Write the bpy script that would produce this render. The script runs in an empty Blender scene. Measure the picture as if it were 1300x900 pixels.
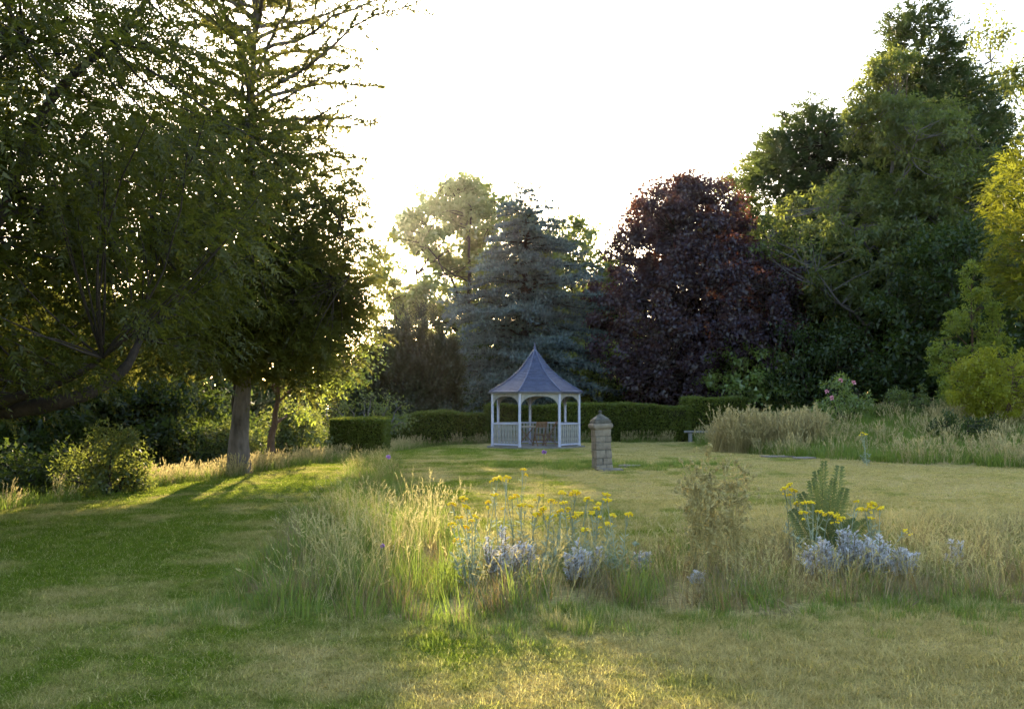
import bpy, math, random
import numpy as np
from mathutils import Vector

PI = math.pi
scene = bpy.context.scene
COL = scene.collection

# ------------------------------------------------------------------ camera
FPX, HORIZON = 1264.0, 514.0
PITCH = math.atan((HORIZON - 450.0) / FPX)
CAM_Z = 1.6
cam_data = bpy.data.cameras.new('camera')
cam_data.sensor_width = 36.0
cam_data.lens = 35.0
cam_data.clip_end = 2000.0
cam = bpy.data.objects.new('camera', cam_data)
COL.objects.link(cam)
cam.location = (0, 0, CAM_Z)
cam.rotation_euler = (PI / 2 + PITCH, 0, 0)
scene.camera = cam

# ------------------------------------------------------------------ sky, sun, exposure
SUN_AZ = math.radians(-8.2)      # from straight ahead, negative = towards the left
SUN_EL = math.radians(12.3)
world = bpy.data.worlds.new('World')
scene.world = world
world.use_nodes = True
wn = world.node_tree
wn.nodes.clear()
sky = wn.nodes.new('ShaderNodeTexSky')
sky.sky_type = 'NISHITA'
sky.sun_disc = False
sky.sun_elevation = SUN_EL
sky.sun_rotation = SUN_AZ
sky.air_density = 1.0
sky.dust_density = 1.6
sky.ozone_density = 1.0
bg = wn.nodes.new('ShaderNodeBackground')
bg.inputs['Strength'].default_value = 0.15
wo = wn.nodes.new('ShaderNodeOutputWorld')
wn.links.new(sky.outputs[0], bg.inputs[0])
wn.links.new(bg.outputs[0], wo.inputs[0])
sun_data = bpy.data.lights.new('sun', 'SUN')
sun_data.energy = 5.0
sun_data.angle = math.radians(0.5)
sun_data.color = (1.0, 0.80, 0.52)
sun = bpy.data.objects.new('sun', sun_data)
COL.objects.link(sun)
sun.location = (-20, 120, 40)
to_sun = Vector((math.sin(SUN_AZ) * math.cos(SUN_EL), math.cos(SUN_AZ) * math.cos(SUN_EL), math.sin(SUN_EL)))
sun.rotation_euler = to_sun.to_track_quat('Z', 'Y').to_euler()

scene.view_settings.view_transform = 'Standard'
scene.view_settings.look = 'None'
scene.view_settings.exposure = 2.65
scene.view_settings.gamma = 1.0
scene.view_settings.use_curve_mapping = False
scene.render.engine = 'CYCLES'
cy = scene.cycles
cy.max_bounces = 7
cy.diffuse_bounces = 4
cy.glossy_bounces = 2
cy.transmission_bounces = 5
cy.transparent_max_bounces = 4
cy.volume_bounces = 0
cy.use_denoising = True
cy.sample_clamp_indirect = 6.0

# ------------------------------------------------------------------ helpers
UPV = np.array([0.0, 0.0, 1.0])


def at(px, py, Y):
    """world point at depth Y seen at photograph pixel (px, py)"""
    u, v = (px - 650.0) / FPX, (450.0 - py) / FPX
    c, s = math.cos(PITCH), math.sin(PITCH)
    d = np.array([u, c - v * s, s + v * c])
    k = Y / d[1]
    return np.array([0, 0, CAM_Z]) + d * k


def unit(a):
    return a / np.maximum(np.linalg.norm(a, axis=-1, keepdims=True), 1e-9)


def sstep(x, a, b):
    t = np.clip((x - a) / (b - a), 0, 1)
    return t * t * (3 - 2 * t)


_lr = np.random.default_rng(77)
_LK = _lr.normal(size=(10, 3))
_LK = _LK / np.linalg.norm(_LK, axis=1)[:, None] * _lr.uniform(0.6, 1.6, 10)[:, None]
_LP = _lr.uniform(0, 6.28, 10)


def lump(p, f=1.0):
    """smooth pseudo noise about -1..1"""
    p = np.atleast_2d(p) * f
    return np.sin(p @ _LK.T + _LP).sum(1) / 4.0


def edge_x(y):
    """x of the brow along the left side of the lawn"""
    return -8.1 + (y - 16.0) * 0.197


def ground_z(x, y):
    x = np.asarray(x, float)
    y = np.asarray(y, float)
    d = edge_x(y) - x
    z = -1.5 * sstep(d, -0.6, 7.5) * sstep(y, -5, 12) * (1 - sstep(y, 60, 90))
    z = z - 0.10 * sstep(d, -3.0, 0.5)
    bank = sstep(x, 8.0, 15.0) * sstep(y, 25.5, 40.0)
    z = z + 1.15 * bank
    z = z + 0.025 * np.sin(x * 0.9 + y * 0.37) * np.sin(y * 0.61 - x * 0.23)
    return z


class Acc:
    """collects quads"""

    def __init__(self):
        self.V, self.Q, self.A, self.T, self.n = [], [], [], [], 0

    def add(self, V, Q, a=0.5):
        V = np.asarray(V, float).reshape(-1, 3)
        Q = np.asarray(Q, int).reshape(-1, 4)
        self.V.append(V)
        self.Q.append(Q + self.n)
        if np.isscalar(a):
            a = np.full(len(V), float(a))
        self.A.append(a)
        self.n += len(V)
        return self

    def add_tris(self, V, T, a):
        self.V.append(np.asarray(V, float).reshape(-1, 3))
        self.T.append(np.asarray(T, int).reshape(-1, 3) + self.n)
        self.A.append(a)
        self.n += len(self.V[-1])
        return self

    def box(self, c, s, R=None, a=0.5, taper=1.0):
        hx, hy, hz = s[0] / 2, s[1] / 2, s[2] / 2
        t = taper
        v = np.array([[-hx, -hy, -hz], [hx, -hy, -hz], [hx, hy, -hz], [-hx, hy, -hz],
                      [-hx * t, -hy * t, hz], [hx * t, -hy * t, hz], [hx * t, hy * t, hz], [-hx * t, hy * t, hz]])
        if R is not None:
            v = v @ np.asarray(R).T
        q = [[0, 3, 2, 1], [4, 5, 6, 7], [0, 1, 5, 4], [1, 2, 6, 5], [2, 3, 7, 6], [3, 0, 4, 7]]
        return self.add(v + np.asarray(c, float), q, a)

    def bar(self, p0, p1, w, h, a=0.5):
        """rectangular bar from p0 to p1"""
        p0, p1 = np.asarray(p0, float), np.asarray(p1, float)
        d = p1 - p0
        L = np.linalg.norm(d)
        d = d / L
        ref = UPV if abs(d[2]) < 0.95 else np.array([1.0, 0, 0])
        s = unit(np.cross(d, ref))
        n = np.cross(s, d)
        R = np.stack([d, s, n], 1)
        return self.box((p0 + p1) / 2, (L, w, h), R, a)

    def tube(self, path, rad, sides=6, a=0.5, cap=True):
        path = np.asarray(path, float)
        n = len(path)
        rad = np.broadcast_to(np.asarray(rad, float), (n,))
        T = np.gradient(path, axis=0)
        T = unit(T)
        ref = np.array([0.31, 0.95, 0.05]) if abs(T[:, 2]).mean() > 0.6 else UPV
        S = unit(np.cross(T, ref))
        N = np.cross(S, T)
        ang = np.arange(sides) * 2 * PI / sides
        ring = S[:, None, :] * np.cos(ang)[None, :, None] + N[:, None, :] * np.sin(ang)[None, :, None]
        V = (path[:, None, :] + ring * rad[:, None, None]).reshape(-1, 3)
        i = np.arange(n - 1)[:, None] * sides
        j = np.arange(sides)[None, :]
        k = (j + 1) % sides
        Q = np.stack([i + j, i + k, i + sides + k, i + sides + j], -1).reshape(-1, 4)
        return self.add(V, Q, a)

    def lathe(self, c, prof, sides=16, a=0.5):
        """prof: list of (r, z)"""
        prof = np.asarray(prof, float)
        ang = np.arange(sides) * 2 * PI / sides
        V = np.stack([prof[:, 0:1] * np.cos(ang), prof[:, 0:1] * np.sin(ang), np.repeat(prof[:, 1:2], sides, 1)], -1)
        n = len(prof)
        i = np.arange(n - 1)[:, None] * sides
        j = np.arange(sides)[None, :]
        k = (j + 1) % sides
        Q = np.stack([i + j, i + k, i + sides + k, i + sides + j], -1).reshape(-1, 4)
        return self.add(V.reshape(-1, 3) + np.asarray(c, float), Q, a)

    def mesh(self, name, mat, smooth=False):
        V = np.concatenate(self.V)
        Q = np.concatenate(self.Q) if self.Q else np.zeros((0, 4), int)
        T = np.concatenate(self.T) if self.T else np.zeros((0, 3), int)
        A = np.concatenate(self.A)
        me = bpy.data.meshes.new(name)
        me.vertices.add(len(V))
        me.vertices.foreach_set('co', V.astype(np.float32).ravel())
        me.loops.add(len(Q) * 4 + len(T) * 3)
        me.loops.foreach_set('vertex_index', np.concatenate([Q.ravel(), T.ravel()]).astype(np.int32))
        me.polygons.add(len(Q) + len(T))
        me.polygons.foreach_set('loop_start', np.concatenate([np.arange(len(Q)) * 4, len(Q) * 4 + np.arange(len(T)) * 3]).astype(np.int32))
        at_ = me.attributes.new('v', 'FLOAT', 'POINT')
        at_.data.foreach_set('value', A.astype(np.float32))
        me.update(calc_edges=True)
        me.polygons.foreach_set('use_smooth', np.full(len(Q) + len(T), smooth))
        me.materials.append(mat)
        return me

    def obj(self, name, mat, parent=None, smooth=False):
        o = bpy.data.objects.new(name, self.mesh(name, mat, smooth))
        COL.objects.link(o)
        if parent is not None:
            o.parent = parent
        return o


def rel(acc_pts, base):
    return np.asarray(acc_pts, float) - np.asarray(base, float)


def thing(name, label, cat, loc=(0, 0, 0), rotz=0.0, group=None):
    o = bpy.data.objects.new(name, None)
    COL.objects.link(o)
    o.empty_display_size = 0.2
    o.location = [float(c) for c in loc]
    o.rotation_euler = (0, 0, rotz)
    tag(o, label, cat, group)
    return o


def tag(o, label, cat, group=None, kind=None):
    o['label'] = label
    o['category'] = cat
    if group:
        o['group'] = group
    if kind:
        o['kind'] = kind
    return o


def child(name, me, parent, loc=(0, 0, 0), rot=(0, 0, 0), sc=(1, 1, 1)):
    o = bpy.data.objects.new(name, me)
    COL.objects.link(o)
    o.parent = parent
    o.location = [float(c) for c in loc]
    o.rotation_euler = rot
    o.scale = sc
    return o


# ------------------------------------------------------------------ materials
def new_mat(name):
    m = bpy.data.materials.new(name)
    m.use_nodes = True
    nt = m.node_tree
    nt.nodes.clear()
    out = nt.nodes.new('ShaderNodeOutputMaterial')
    return m, nt, out


def nd(nt, t, **kw):
    n = nt.nodes.new(t)
    for k, v in kw.items():
        setattr(n, k, v)
    return n


def mixc(nt, fac, a, b):
    n = nt.nodes.new('ShaderNodeMix')
    n.data_type = 'RGBA'
    for sock, val in ((n.inputs[0], fac), (n.inputs[6], a), (n.inputs[7], b)):
        if isinstance(val, (tuple, list)):
            sock.default_value = (*val[:3], 1)
        elif isinstance(val, (int, float)):
            sock.default_value = val
        else:
            nt.links.new(val, sock)
    return n.outputs[2]


def ramp(nt, src, lo, hi):
    n = nt.nodes.new('ShaderNodeMapRange')
    n.inputs[1].default_value = lo
    n.inputs[2].default_value = hi
    nt.links.new(src, n.inputs[0])
    return n.outputs[0]


def noise(nt, vec, scale, detail=3.0, rough=0.55):
    n = nt.nodes.new('ShaderNodeTexNoise')
    n.inputs['Scale'].default_value = scale
    n.inputs['Detail'].default_value = detail
    n.inputs['Roughness'].default_value = rough
    if vec is not None:
        nt.links.new(vec, n.inputs['Vector'])
    return n.outputs[0]


def leaf_mat(name, c1, c2, trans=0.35, gloss=0.05, tcol=None, rough=0.45):
    """leaf: diffuse + light shining through + a little sheen; colour varies leaf by leaf"""
    m, nt, out = new_mat(name)
    a = nd(nt, 'ShaderNodeAttribute', attribute_name='v')
    col = mixc(nt, a.outputs['Fac'], c1, c2)
    d = nd(nt, 'ShaderNodeBsdfDiffuse')
    t = nd(nt, 'ShaderNodeBsdfTranslucent')
    g = nd(nt, 'ShaderNodeBsdfGlossy')
    g.inputs['Roughness'].default_value = rough
    nt.links.new(col, d.inputs[0])
    if tcol is None:
        tcol = tuple(min(1, c * k) for c, k in zip(c2, (2.0, 1.8, 0.9)))
    tc = mixc(nt, 0.6, col, tcol)
    nt.links.new(tc, t.inputs[0])
    m1 = nd(nt, 'ShaderNodeMixShader')
    m1.inputs[0].default_value = trans
    nt.links.new(d.outputs[0], m1.inputs[1])
    nt.links.new(t.outputs[0], m1.inputs[2])
    m2 = nd(nt, 'ShaderNodeMixShader')
    m2.inputs[0].default_value = gloss
    nt.links.new(m1.outputs[0], m2.inputs[1])
    nt.links.new(g.outputs[0], m2.inputs[2])
    nt.links.new(m2.outputs[0], out.inputs[0])
    return m


def bark_mat(name, c1, c2, scale=6.0, bump=0.6):
    m, nt, out = new_mat(name)
    tc = nd(nt, 'ShaderNodeTexCoord')
    mp = nd(nt, 'ShaderNodeMapping')
    mp.inputs['Scale'].default_value = (1, 1, 0.28)
    nt.links.new(tc.outputs['Object'], mp.inputs[0])
    n1 = noise(nt, mp.outputs[0], scale * 3, 6, 0.65)
    n2 = noise(nt, tc.outputs['Object'], scale * 0.4, 3)
    f = nd(nt, 'ShaderNodeMath', operation='MULTIPLY_ADD')
    nt.links.new(n1, f.inputs[0])
    f.inputs[1].default_value = 0.7
    nt.links.new(ramp(nt, n2, 0.2, 1.4), f.inputs[2])
    col = mixc(nt, ramp(nt, f.outputs[0], 0.35, 0.9), c1, c2)
    b = nd(nt, 'ShaderNodeBsdfPrincipled')
    b.inputs['Roughness'].default_value = 0.9
    b.inputs['Specular IOR Level'].default_value = 0.2
    nt.links.new(col, b.inputs['Base Color'])
    bp = nd(nt, 'ShaderNodeBump')
    bp.inputs['Strength'].default_value = bump
    bp.inputs['Distance'].default_value = 0.06
    nt.links.new(n1, bp.inputs['Height'])
    nt.links.new(bp.outputs[0], b.inputs['Normal'])
    nt.links.new(b.outputs[0], out.inputs[0])
    return m


def solid_mat(name, c1, c2, scale=8.0, rough=0.7, bump=0.15, detail=5, useattr=0.0, spec=0.4, lo=0.3, hi=0.7, dist=0.01):
    """paint, wood or stone: two tones mixed by noise, and a little piece by piece"""
    m, nt, out = new_mat(name)
    tc = nd(nt, 'ShaderNodeTexCoord')
    n1 = noise(nt, tc.outputs['Object'], scale, detail, 0.6)
    f = ramp(nt, n1, lo, hi)
    if useattr:
        a = nd(nt, 'ShaderNodeAttribute', attribute_name='v')
        mm = nd(nt, 'ShaderNodeMix')
        mm.inputs[0].default_value = useattr
        nt.links.new(f, mm.inputs[2])
        nt.links.new(a.outputs['Fac'], mm.inputs[3])
        f = mm.outputs[0]
    col = mixc(nt, f, c1, c2)
    b = nd(nt, 'ShaderNodeBsdfPrincipled')
    b.inputs['Roughness'].default_value = rough
    b.inputs['Specular IOR Level'].default_value = spec
    nt.links.new(col, b.inputs['Base Color'])
    n3 = noise(nt, tc.outputs['Object'], scale * 5, 4, 0.6)
    bp = nd(nt, 'ShaderNodeBump')
    bp.inputs['Strength'].default_value = bump
    bp.inputs['Distance'].default_value = dist
    nt.links.new(n3, bp.inputs['Height'])
    nt.links.new(bp.outputs[0], b.inputs['Normal'])
    nt.links.new(b.outputs[0], out.inputs[0])
    return m


def turf_colour(nt, green1, green2, straw1, straw2, shift=0.0):
    """colour of mown turf from the place it grows: green where moist, bleached where dry"""
    g = nd(nt, 'ShaderNodeNewGeometry')
    mp = nd(nt, 'ShaderNodeMapping')
    mp.inputs['Scale'].default_value = (1, 1, 0)
    nt.links.new(g.outputs['Position'], mp.inputs[0])
    sp = nd(nt, 'ShaderNodeSeparateXYZ')
    nt.links.new(g.outputs['Position'], sp.inputs[0])
    big = noise(nt, mp.outputs[0], 0.16, 3, 0.5)
    mid = noise(nt, mp.outputs[0], 0.85, 6, 0.68)
    # mowing runs: bands across the slope towards the far hedge
    m2 = nd(nt, 'ShaderNodeMapping')
    m2.inputs['Rotation'].default_value = (0, 0, math.radians(-14))
    m2.inputs['Scale'].default_value = (0.9, 0.09, 0)
    nt.links.new(g.outputs['Position'], m2.inputs[0])
    band = noise(nt, m2.outputs[0], 1.0, 3, 0.55)
    # the ground east of the bed and far out is drier than the side under the trees
    east = nd(nt, 'ShaderNodeMapRange')
    nt.links.new(sp.outputs[0], east.inputs[0])
    east.inputs[1].default_value = -5.0
    east.inputs[2].default_value = 3.0
    east.inputs[3].default_value = -0.16
    east.inputs[4].default_value = 0.07
    s = nd(nt, 'ShaderNodeMath', operation='ADD')
    nt.links.new(mid, s.inputs[0])
    nt.links.new(east.outputs[0], s.inputs[1])
    near = nd(nt, 'ShaderNodeMapRange')
    nt.links.new(sp.outputs[1], near.inputs[0])
    near.inputs[1].default_value = 8.0
    near.inputs[2].default_value = 6.0
    near.inputs[3].default_value = 0.0
    near.inputs[4].default_value = 0.04
    s0 = nd(nt, 'ShaderNodeMath', operation='ADD')
    nt.links.new(s.outputs[0], s0.inputs[0])
    nt.links.new(near.outputs[0], s0.inputs[1])
    s = s0
    s2 = nd(nt, 'ShaderNodeMath', operation='MULTIPLY_ADD')
    nt.links.new(band, s2.inputs[0])
    s2.inputs[1].default_value = 0.55
    nt.links.new(s.outputs[0], s2.inputs[2])
    s3 = nd(nt, 'ShaderNodeMath', operation='MULTIPLY_ADD')
    nt.links.new(big, s3.inputs[0])
    s3.inputs[1].default_value = 0.75
    nt.links.new(s2.outputs[0], s3.inputs[2])
    fac = ramp(nt, s3.outputs[0], 0.99 - shift, 1.21 - shift)
    fine = noise(nt, mp.outputs[0], 6.0, 3, 0.6)
    fineg = ramp(nt, fine, 0.3, 0.7)
    gc = mixc(nt, fineg, green1, green2)
    scol = mixc(nt, fineg, straw1, straw2)
    return mixc(nt, fac, gc, scol), fac


def blade_mat(name, green1, green2, straw1, straw2, trans=0.4, shift=0.0):
    m, nt, out = new_mat(name)
    col, fac = turf_colour(nt, green1, green2, straw1, straw2, shift)
    a = nd(nt, 'ShaderNodeAttribute', attribute_name='v')
    col = mixc(nt, ramp(nt, a.outputs['Fac'], 0.80, 1.0), col, straw2)
    dk = mixc(nt, ramp(nt, a.outputs['Fac'], 0.45, 0.0), (1, 1, 1), (0.42, 0.45, 0.40))
    mu = nt.nodes.new('ShaderNodeMix')
    mu.data_type = 'RGBA'
    mu.blend_type = 'MULTIPLY'
    mu.inputs[0].default_value = 1.0
    nt.links.new(col, mu.inputs[6])
    nt.links.new(dk, mu.inputs[7])
    col = mu.outputs[2]
    d = nd(nt, 'ShaderNodeBsdfDiffuse')
    t = nd(nt, 'ShaderNodeBsdfTranslucent')
    nt.links.new(col, d.inputs[0])
    nt.links.new(mixc(nt, 0.35, col, (0.35, 0.42, 0.05)), t.inputs[0])
    m1 = nd(nt, 'ShaderNodeMixShader')
    m1.inputs[0].default_value = trans
    nt.links.new(d.outputs[0], m1.inputs[1])
    nt.links.new(t.outputs[0], m1.inputs[2])
    nt.links.new(m1.outputs[0], out.inputs[0])
    return m


TG1, TG2, TS1, TS2 = (0.090, 0.140, 0.012), (0.165, 0.215, 0.024), (0.37, 0.285, 0.105), (0.53, 0.42, 0.18)
M = {}


def ground_mat():
    m, nt, out = new_mat('turf_ground')
    col, fac = turf_colour(nt, TG1, TG2, TS1, TS2)
    g = nd(nt, 'ShaderNodeNewGeometry')
    fine = noise(nt, g.outputs['Position'], 28.0, 5, 0.7)
    col = mixc(nt, ramp(nt, fine, 0.35, 0.75), col, (0.10, 0.085, 0.04))
    b = nd(nt, 'ShaderNodeBsdfDiffuse')
    nt.links.new(col, b.inputs[0])
    bp = nd(nt, 'ShaderNodeBump')
    bp.inputs['Strength'].default_value = 0.8
    bp.inputs['Distance'].default_value = 0.04
    nt.links.new(fine, bp.inputs['Height'])
    nt.links.new(bp.outputs[0], b.inputs['Normal'])
    nt.links.new(b.outputs[0], out.inputs[0])
    return m


M['ground'] = ground_mat()
M['blade'] = blade_mat('mown_blades', TG1, TG2, TS1, TS2)
M['green_blade'] = leaf_mat('green_blades', (0.065, 0.105, 0.014), (0.13, 0.175, 0.032), 0.40, 0.02, (0.26, 0.34, 0.04))
M['straw'] = leaf_mat('straw_stalks', (0.19, 0.175, 0.055), (0.42, 0.355, 0.155), 0.38, 0.02, (0.48, 0.41, 0.16))
M['pale_straw'] = leaf_mat('pale_straw', (0.20, 0.165, 0.070), (0.40, 0.325, 0.155), 0.40, 0.02, (0.5, 0.41, 0.17))
M['brown_stalk'] = leaf_mat('brown_stalks', (0.09, 0.07, 0.035), (0.20, 0.15, 0.07), 0.25, 0.03)

M['yew'] = leaf_mat('yew_needles', (0.0160, 0.0201, 0.0016), (0.0443, 0.0444, 0.0031), 0.32, 0.02, (0.22, 0.24, 0.03))
M['cedar_green'] = leaf_mat('cedar_green_needles', (0.0181, 0.0232, 0.0025), (0.0484, 0.0494, 0.0050), 0.35, 0.02, (0.26, 0.26, 0.05))
M['cedar_blue'] = leaf_mat('cedar_blue_needles', (0.0296, 0.0504, 0.0545), (0.0889, 0.1245, 0.1334), 0.18, 0.05, (0.16, 0.22, 0.18))
M['sycamore'] = leaf_mat('sycamore_leaves', (0.0296, 0.0504, 0.0107), (0.0593, 0.0830, 0.0178), 0.45, 0.06, (0.36, 0.40, 0.06))
M['lime'] = leaf_mat('fresh_green_leaves', (0.06, 0.10, 0.018), (0.12, 0.17, 0.03), 0.42, 0.06, (0.40, 0.46, 0.05))
M['dark_leaf'] = leaf_mat('dark_leaves', (0.0101, 0.0211, 0.0030), (0.0252, 0.0413, 0.0055), 0.25, 0.03, (0.16, 0.22, 0.03))
M['copper'] = leaf_mat('copper_beech_leaves', (0.0135, 0.0100, 0.0175), (0.036, 0.024, 0.040), 0.26, 0.04, (0.30, 0.10, 0.03))
M['irish'] = leaf_mat('irish_yew_needles', (0.0052, 0.0095, 0.0024), (0.0129, 0.0189, 0.0048), 0.2, 0.05, (0.14, 0.14, 0.03))
M['cypress'] = leaf_mat('cypress_sprays', (0.0101, 0.0211, 0.0069), (0.0262, 0.0428, 0.0129), 0.25, 0.05, (0.18, 0.24, 0.04))
M['ash'] = leaf_mat('grey_green_leaves', (0.0267, 0.0415, 0.0142), (0.0593, 0.0771, 0.0214), 0.38, 0.03, (0.36, 0.40, 0.06))
M['golden'] = leaf_mat('golden_leaves', (0.034, 0.048, 0.005), (0.085, 0.098, 0.009), 0.36, 0.02, (0.28, 0.29, 0.025))
M['hazel'] = leaf_mat('dull_green_leaves', (0.035, 0.055, 0.010), (0.08, 0.105, 0.02), 0.35, 0.03, (0.24, 0.28, 0.04))
M['gold_shrub'] = leaf_mat('yellow_shrub_leaves', (0.11, 0.125, 0.010), (0.22, 0.23, 0.018), 0.40, 0.02, (0.50, 0.48, 0.04))
M['hornbeam'] = leaf_mat('hornbeam_leaves', (0.065, 0.095, 0.010), (0.15, 0.185, 0.02), 0.42, 0.03, (0.42, 0.46, 0.05))
M['hedge'] = leaf_mat('hedge_leaves', (0.0216, 0.0350, 0.0055), (0.0936, 0.1150, 0.0132), 0.28, 0.02, (0.24, 0.27, 0.03))
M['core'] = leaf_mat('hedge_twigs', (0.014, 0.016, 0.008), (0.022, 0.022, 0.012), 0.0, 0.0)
M['bark_grey'] = bark_mat('grey_bark', (0.0400, 0.0320, 0.0280), (0.1760, 0.1440, 0.1320), 3.0, 1.0)
M['bark_red'] = bark_mat('red_brown_bark', (0.045, 0.028, 0.02), (0.15, 0.09, 0.065), 6)
M['bark_dark'] = bark_mat('dark_bark', (0.0180, 0.0132, 0.0108), (0.0540, 0.0390, 0.0300), 5)
M['twig_grey'] = bark_mat('grey_twigs', (0.0600, 0.0510, 0.0480), (0.1440, 0.1260, 0.1200), 8)


# ------------------------------------------------------------------ ground
def build_ground():
    xs = np.unique(np.concatenate([np.linspace(-320, -40, 15), np.linspace(-40, 40, 101), np.linspace(40, 320, 15)]))
    ys = np.unique(np.concatenate([np.linspace(-60, -5, 8), np.linspace(-5, 60, 91), np.linspace(60, 420, 19)]))
    X, Y = np.meshgrid(xs, ys)
    Z = ground_z(X, Y)
    V = np.stack([X, Y, Z], -1).reshape(-1, 3)
    nx, ny = len(xs), len(ys)
    i = np.arange(ny - 1)[:, None] * nx + np.arange(nx - 1)[None, :]
    Q = np.stack([i, i + 1, i + nx + 1, i + nx], -1).reshape(-1, 4)
    o = Acc().add(V, Q).obj('ground', M['ground'], None, True)
    o['kind'] = 'structure'
    return o


build_ground()


# ------------------------------------------------------------------ foliage building
TRI = False


def leaf_quads(acc, P, D, N, L, W, v, fold=0.12):
    if TRI:
        # small far leaves: one pointed triangle each
        D = unit(D)
        S = unit(np.cross(D, N))
        L = np.asarray(L, float).reshape(-1, 1)
        W = np.asarray(W, float).reshape(-1, 1)
        n = len(P)
        V = np.empty((n, 3, 3))
        V[:, 0] = P + S * W * 0.5 + D * L * 0.1
        V[:, 1] = P + D * L
        V[:, 2] = P - S * W * 0.5
        acc.add_tris(V, np.arange(n * 3), np.repeat(np.clip(v, 0, 1), 3))
        return
    D = unit(D)
    S = unit(np.cross(D, N))
    N2 = np.cross(S, D)
    L = np.asarray(L, float).reshape(-1, 1)
    W = np.asarray(W, float).reshape(-1, 1)
    n = len(P)
    V = np.empty((n, 4, 3))
    V[:, 0] = P
    V[:, 1] = P + D * L * 0.45 + S * W * 0.5 + N2 * W * fold
    V[:, 2] = P + D * L
    V[:, 3] = P + D * L * 0.45 - S * W * 0.5 + N2 * W * fold
    Q = np.arange(n * 4).reshape(n, 4)
    acc.add(V.reshape(-1, 3), Q, np.repeat(np.clip(v, 0, 1), 4))


def clump_leaves(acc, g, C, R, n, size, aspect, flat=0.75, droop=0.25, out=0.6, centre=None, shell=0.55):
    """n leaves in each clump: C centres (m,3), R radii (m)"""
    m = len(C)
    idx = np.repeat(np.arange(m), n)
    d = unit(g.normal(size=(m * n, 3)))
    r = g.uniform(0, 1, m * n) ** (1 - shell * 0.8)
    off = d * r[:, None] * R[idx][:, None]
    off[:, 2] *= flat
    P = C[idx] + off
    D = d * out + g.normal(size=(m * n, 3)) * 0.55
    D[:, 2] -= droop
    Nn = g.normal(size=(m * n, 3)) * 0.55 + np.array([0, 0, 1.0]) + d * 0.3
    cv = g.uniform(0, 1, m)
    v = 0.6 * cv[idx] + 0.4 * g.uniform(0, 1, m * n)
    L = size * g.uniform(0.65, 1.3, m * n)
    leaf_quads(acc, P, D, Nn, L, L * aspect, v)


def spray_leaves(acc, g, O, D, ls, k, size, width, sag=0.25, cv=None):
    """feathery sprays: origin O, direction D, k leaflets each in two ranks along a curved twig"""
    m = len(O)
    D = unit(D)
    side = unit(np.cross(D, g.normal(size=(m, 3)) * 0.4 + UPV))
    ls = np.broadcast_to(np.asarray(ls, float), (m,))
    if cv is None:
        cv = g.uniform(0, 1, m)
    for j in range(k):
        t = (j + 0.6) / k
        sg = 1.0 if j % 2 else -1.0
        P = O + D * (ls * t)[:, None]
        P[:, 2] -= sag * ls * t * t
        tang = D.copy()
        tang[:, 2] -= 2 * sag * t
        LD = unit(tang) * 0.75 + side * sg * (0.75 if j < k - 1 else 0.05) + g.normal(size=(m, 3)) * 0.18
        Nn = np.cross(side, D) + g.normal(size=(m, 3)) * 0.3
        L = size * g.uniform(0.7, 1.3, m) * (1.15 - 0.45 * t)
        leaf_quads(acc, P, LD, Nn, L, L * width, 0.65 * cv + 0.35 * g.uniform(0, 1, m))


def bez(p0, p1, p2, n):
    t = np.linspace(0, 1, n)[:, None]
    return (1 - t) ** 2 * p0 + 2 * t * (1 - t) * p1 + t * t * p2


ENV = {
    'round': lambda t: np.sin(PI * np.clip(t, 0.02, 0.99) ** 0.8) ** 0.55,
    'egg': lambda t: np.sin(PI * np.clip(t, 0.02, 0.995) ** 0.62) ** 0.7,
    'dome': lambda t: np.sqrt(np.clip(1 - t ** 2.2, 0.0, 1)) * (0.72 + 0.28 * np.clip(t * 5, 0, 1)),
    'cone': lambda t: np.clip(1 - t, 0.01, 1) ** 0.75 * (0.8 + 0.2 * np.clip(t * 6, 0, 1)),
    'beech': lambda t: np.interp(t, [0, .08, .3, .55, .75, .9, 1.0], [.60, .88, 1.0, .95, .80, .60, .28]),
    'column': lambda t: np.clip((1 - t) * 3.0, 0.03, 1) ** 0.7 * (0.75 + 0.25 * np.clip(t * 4, 0, 1)),
}


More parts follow.
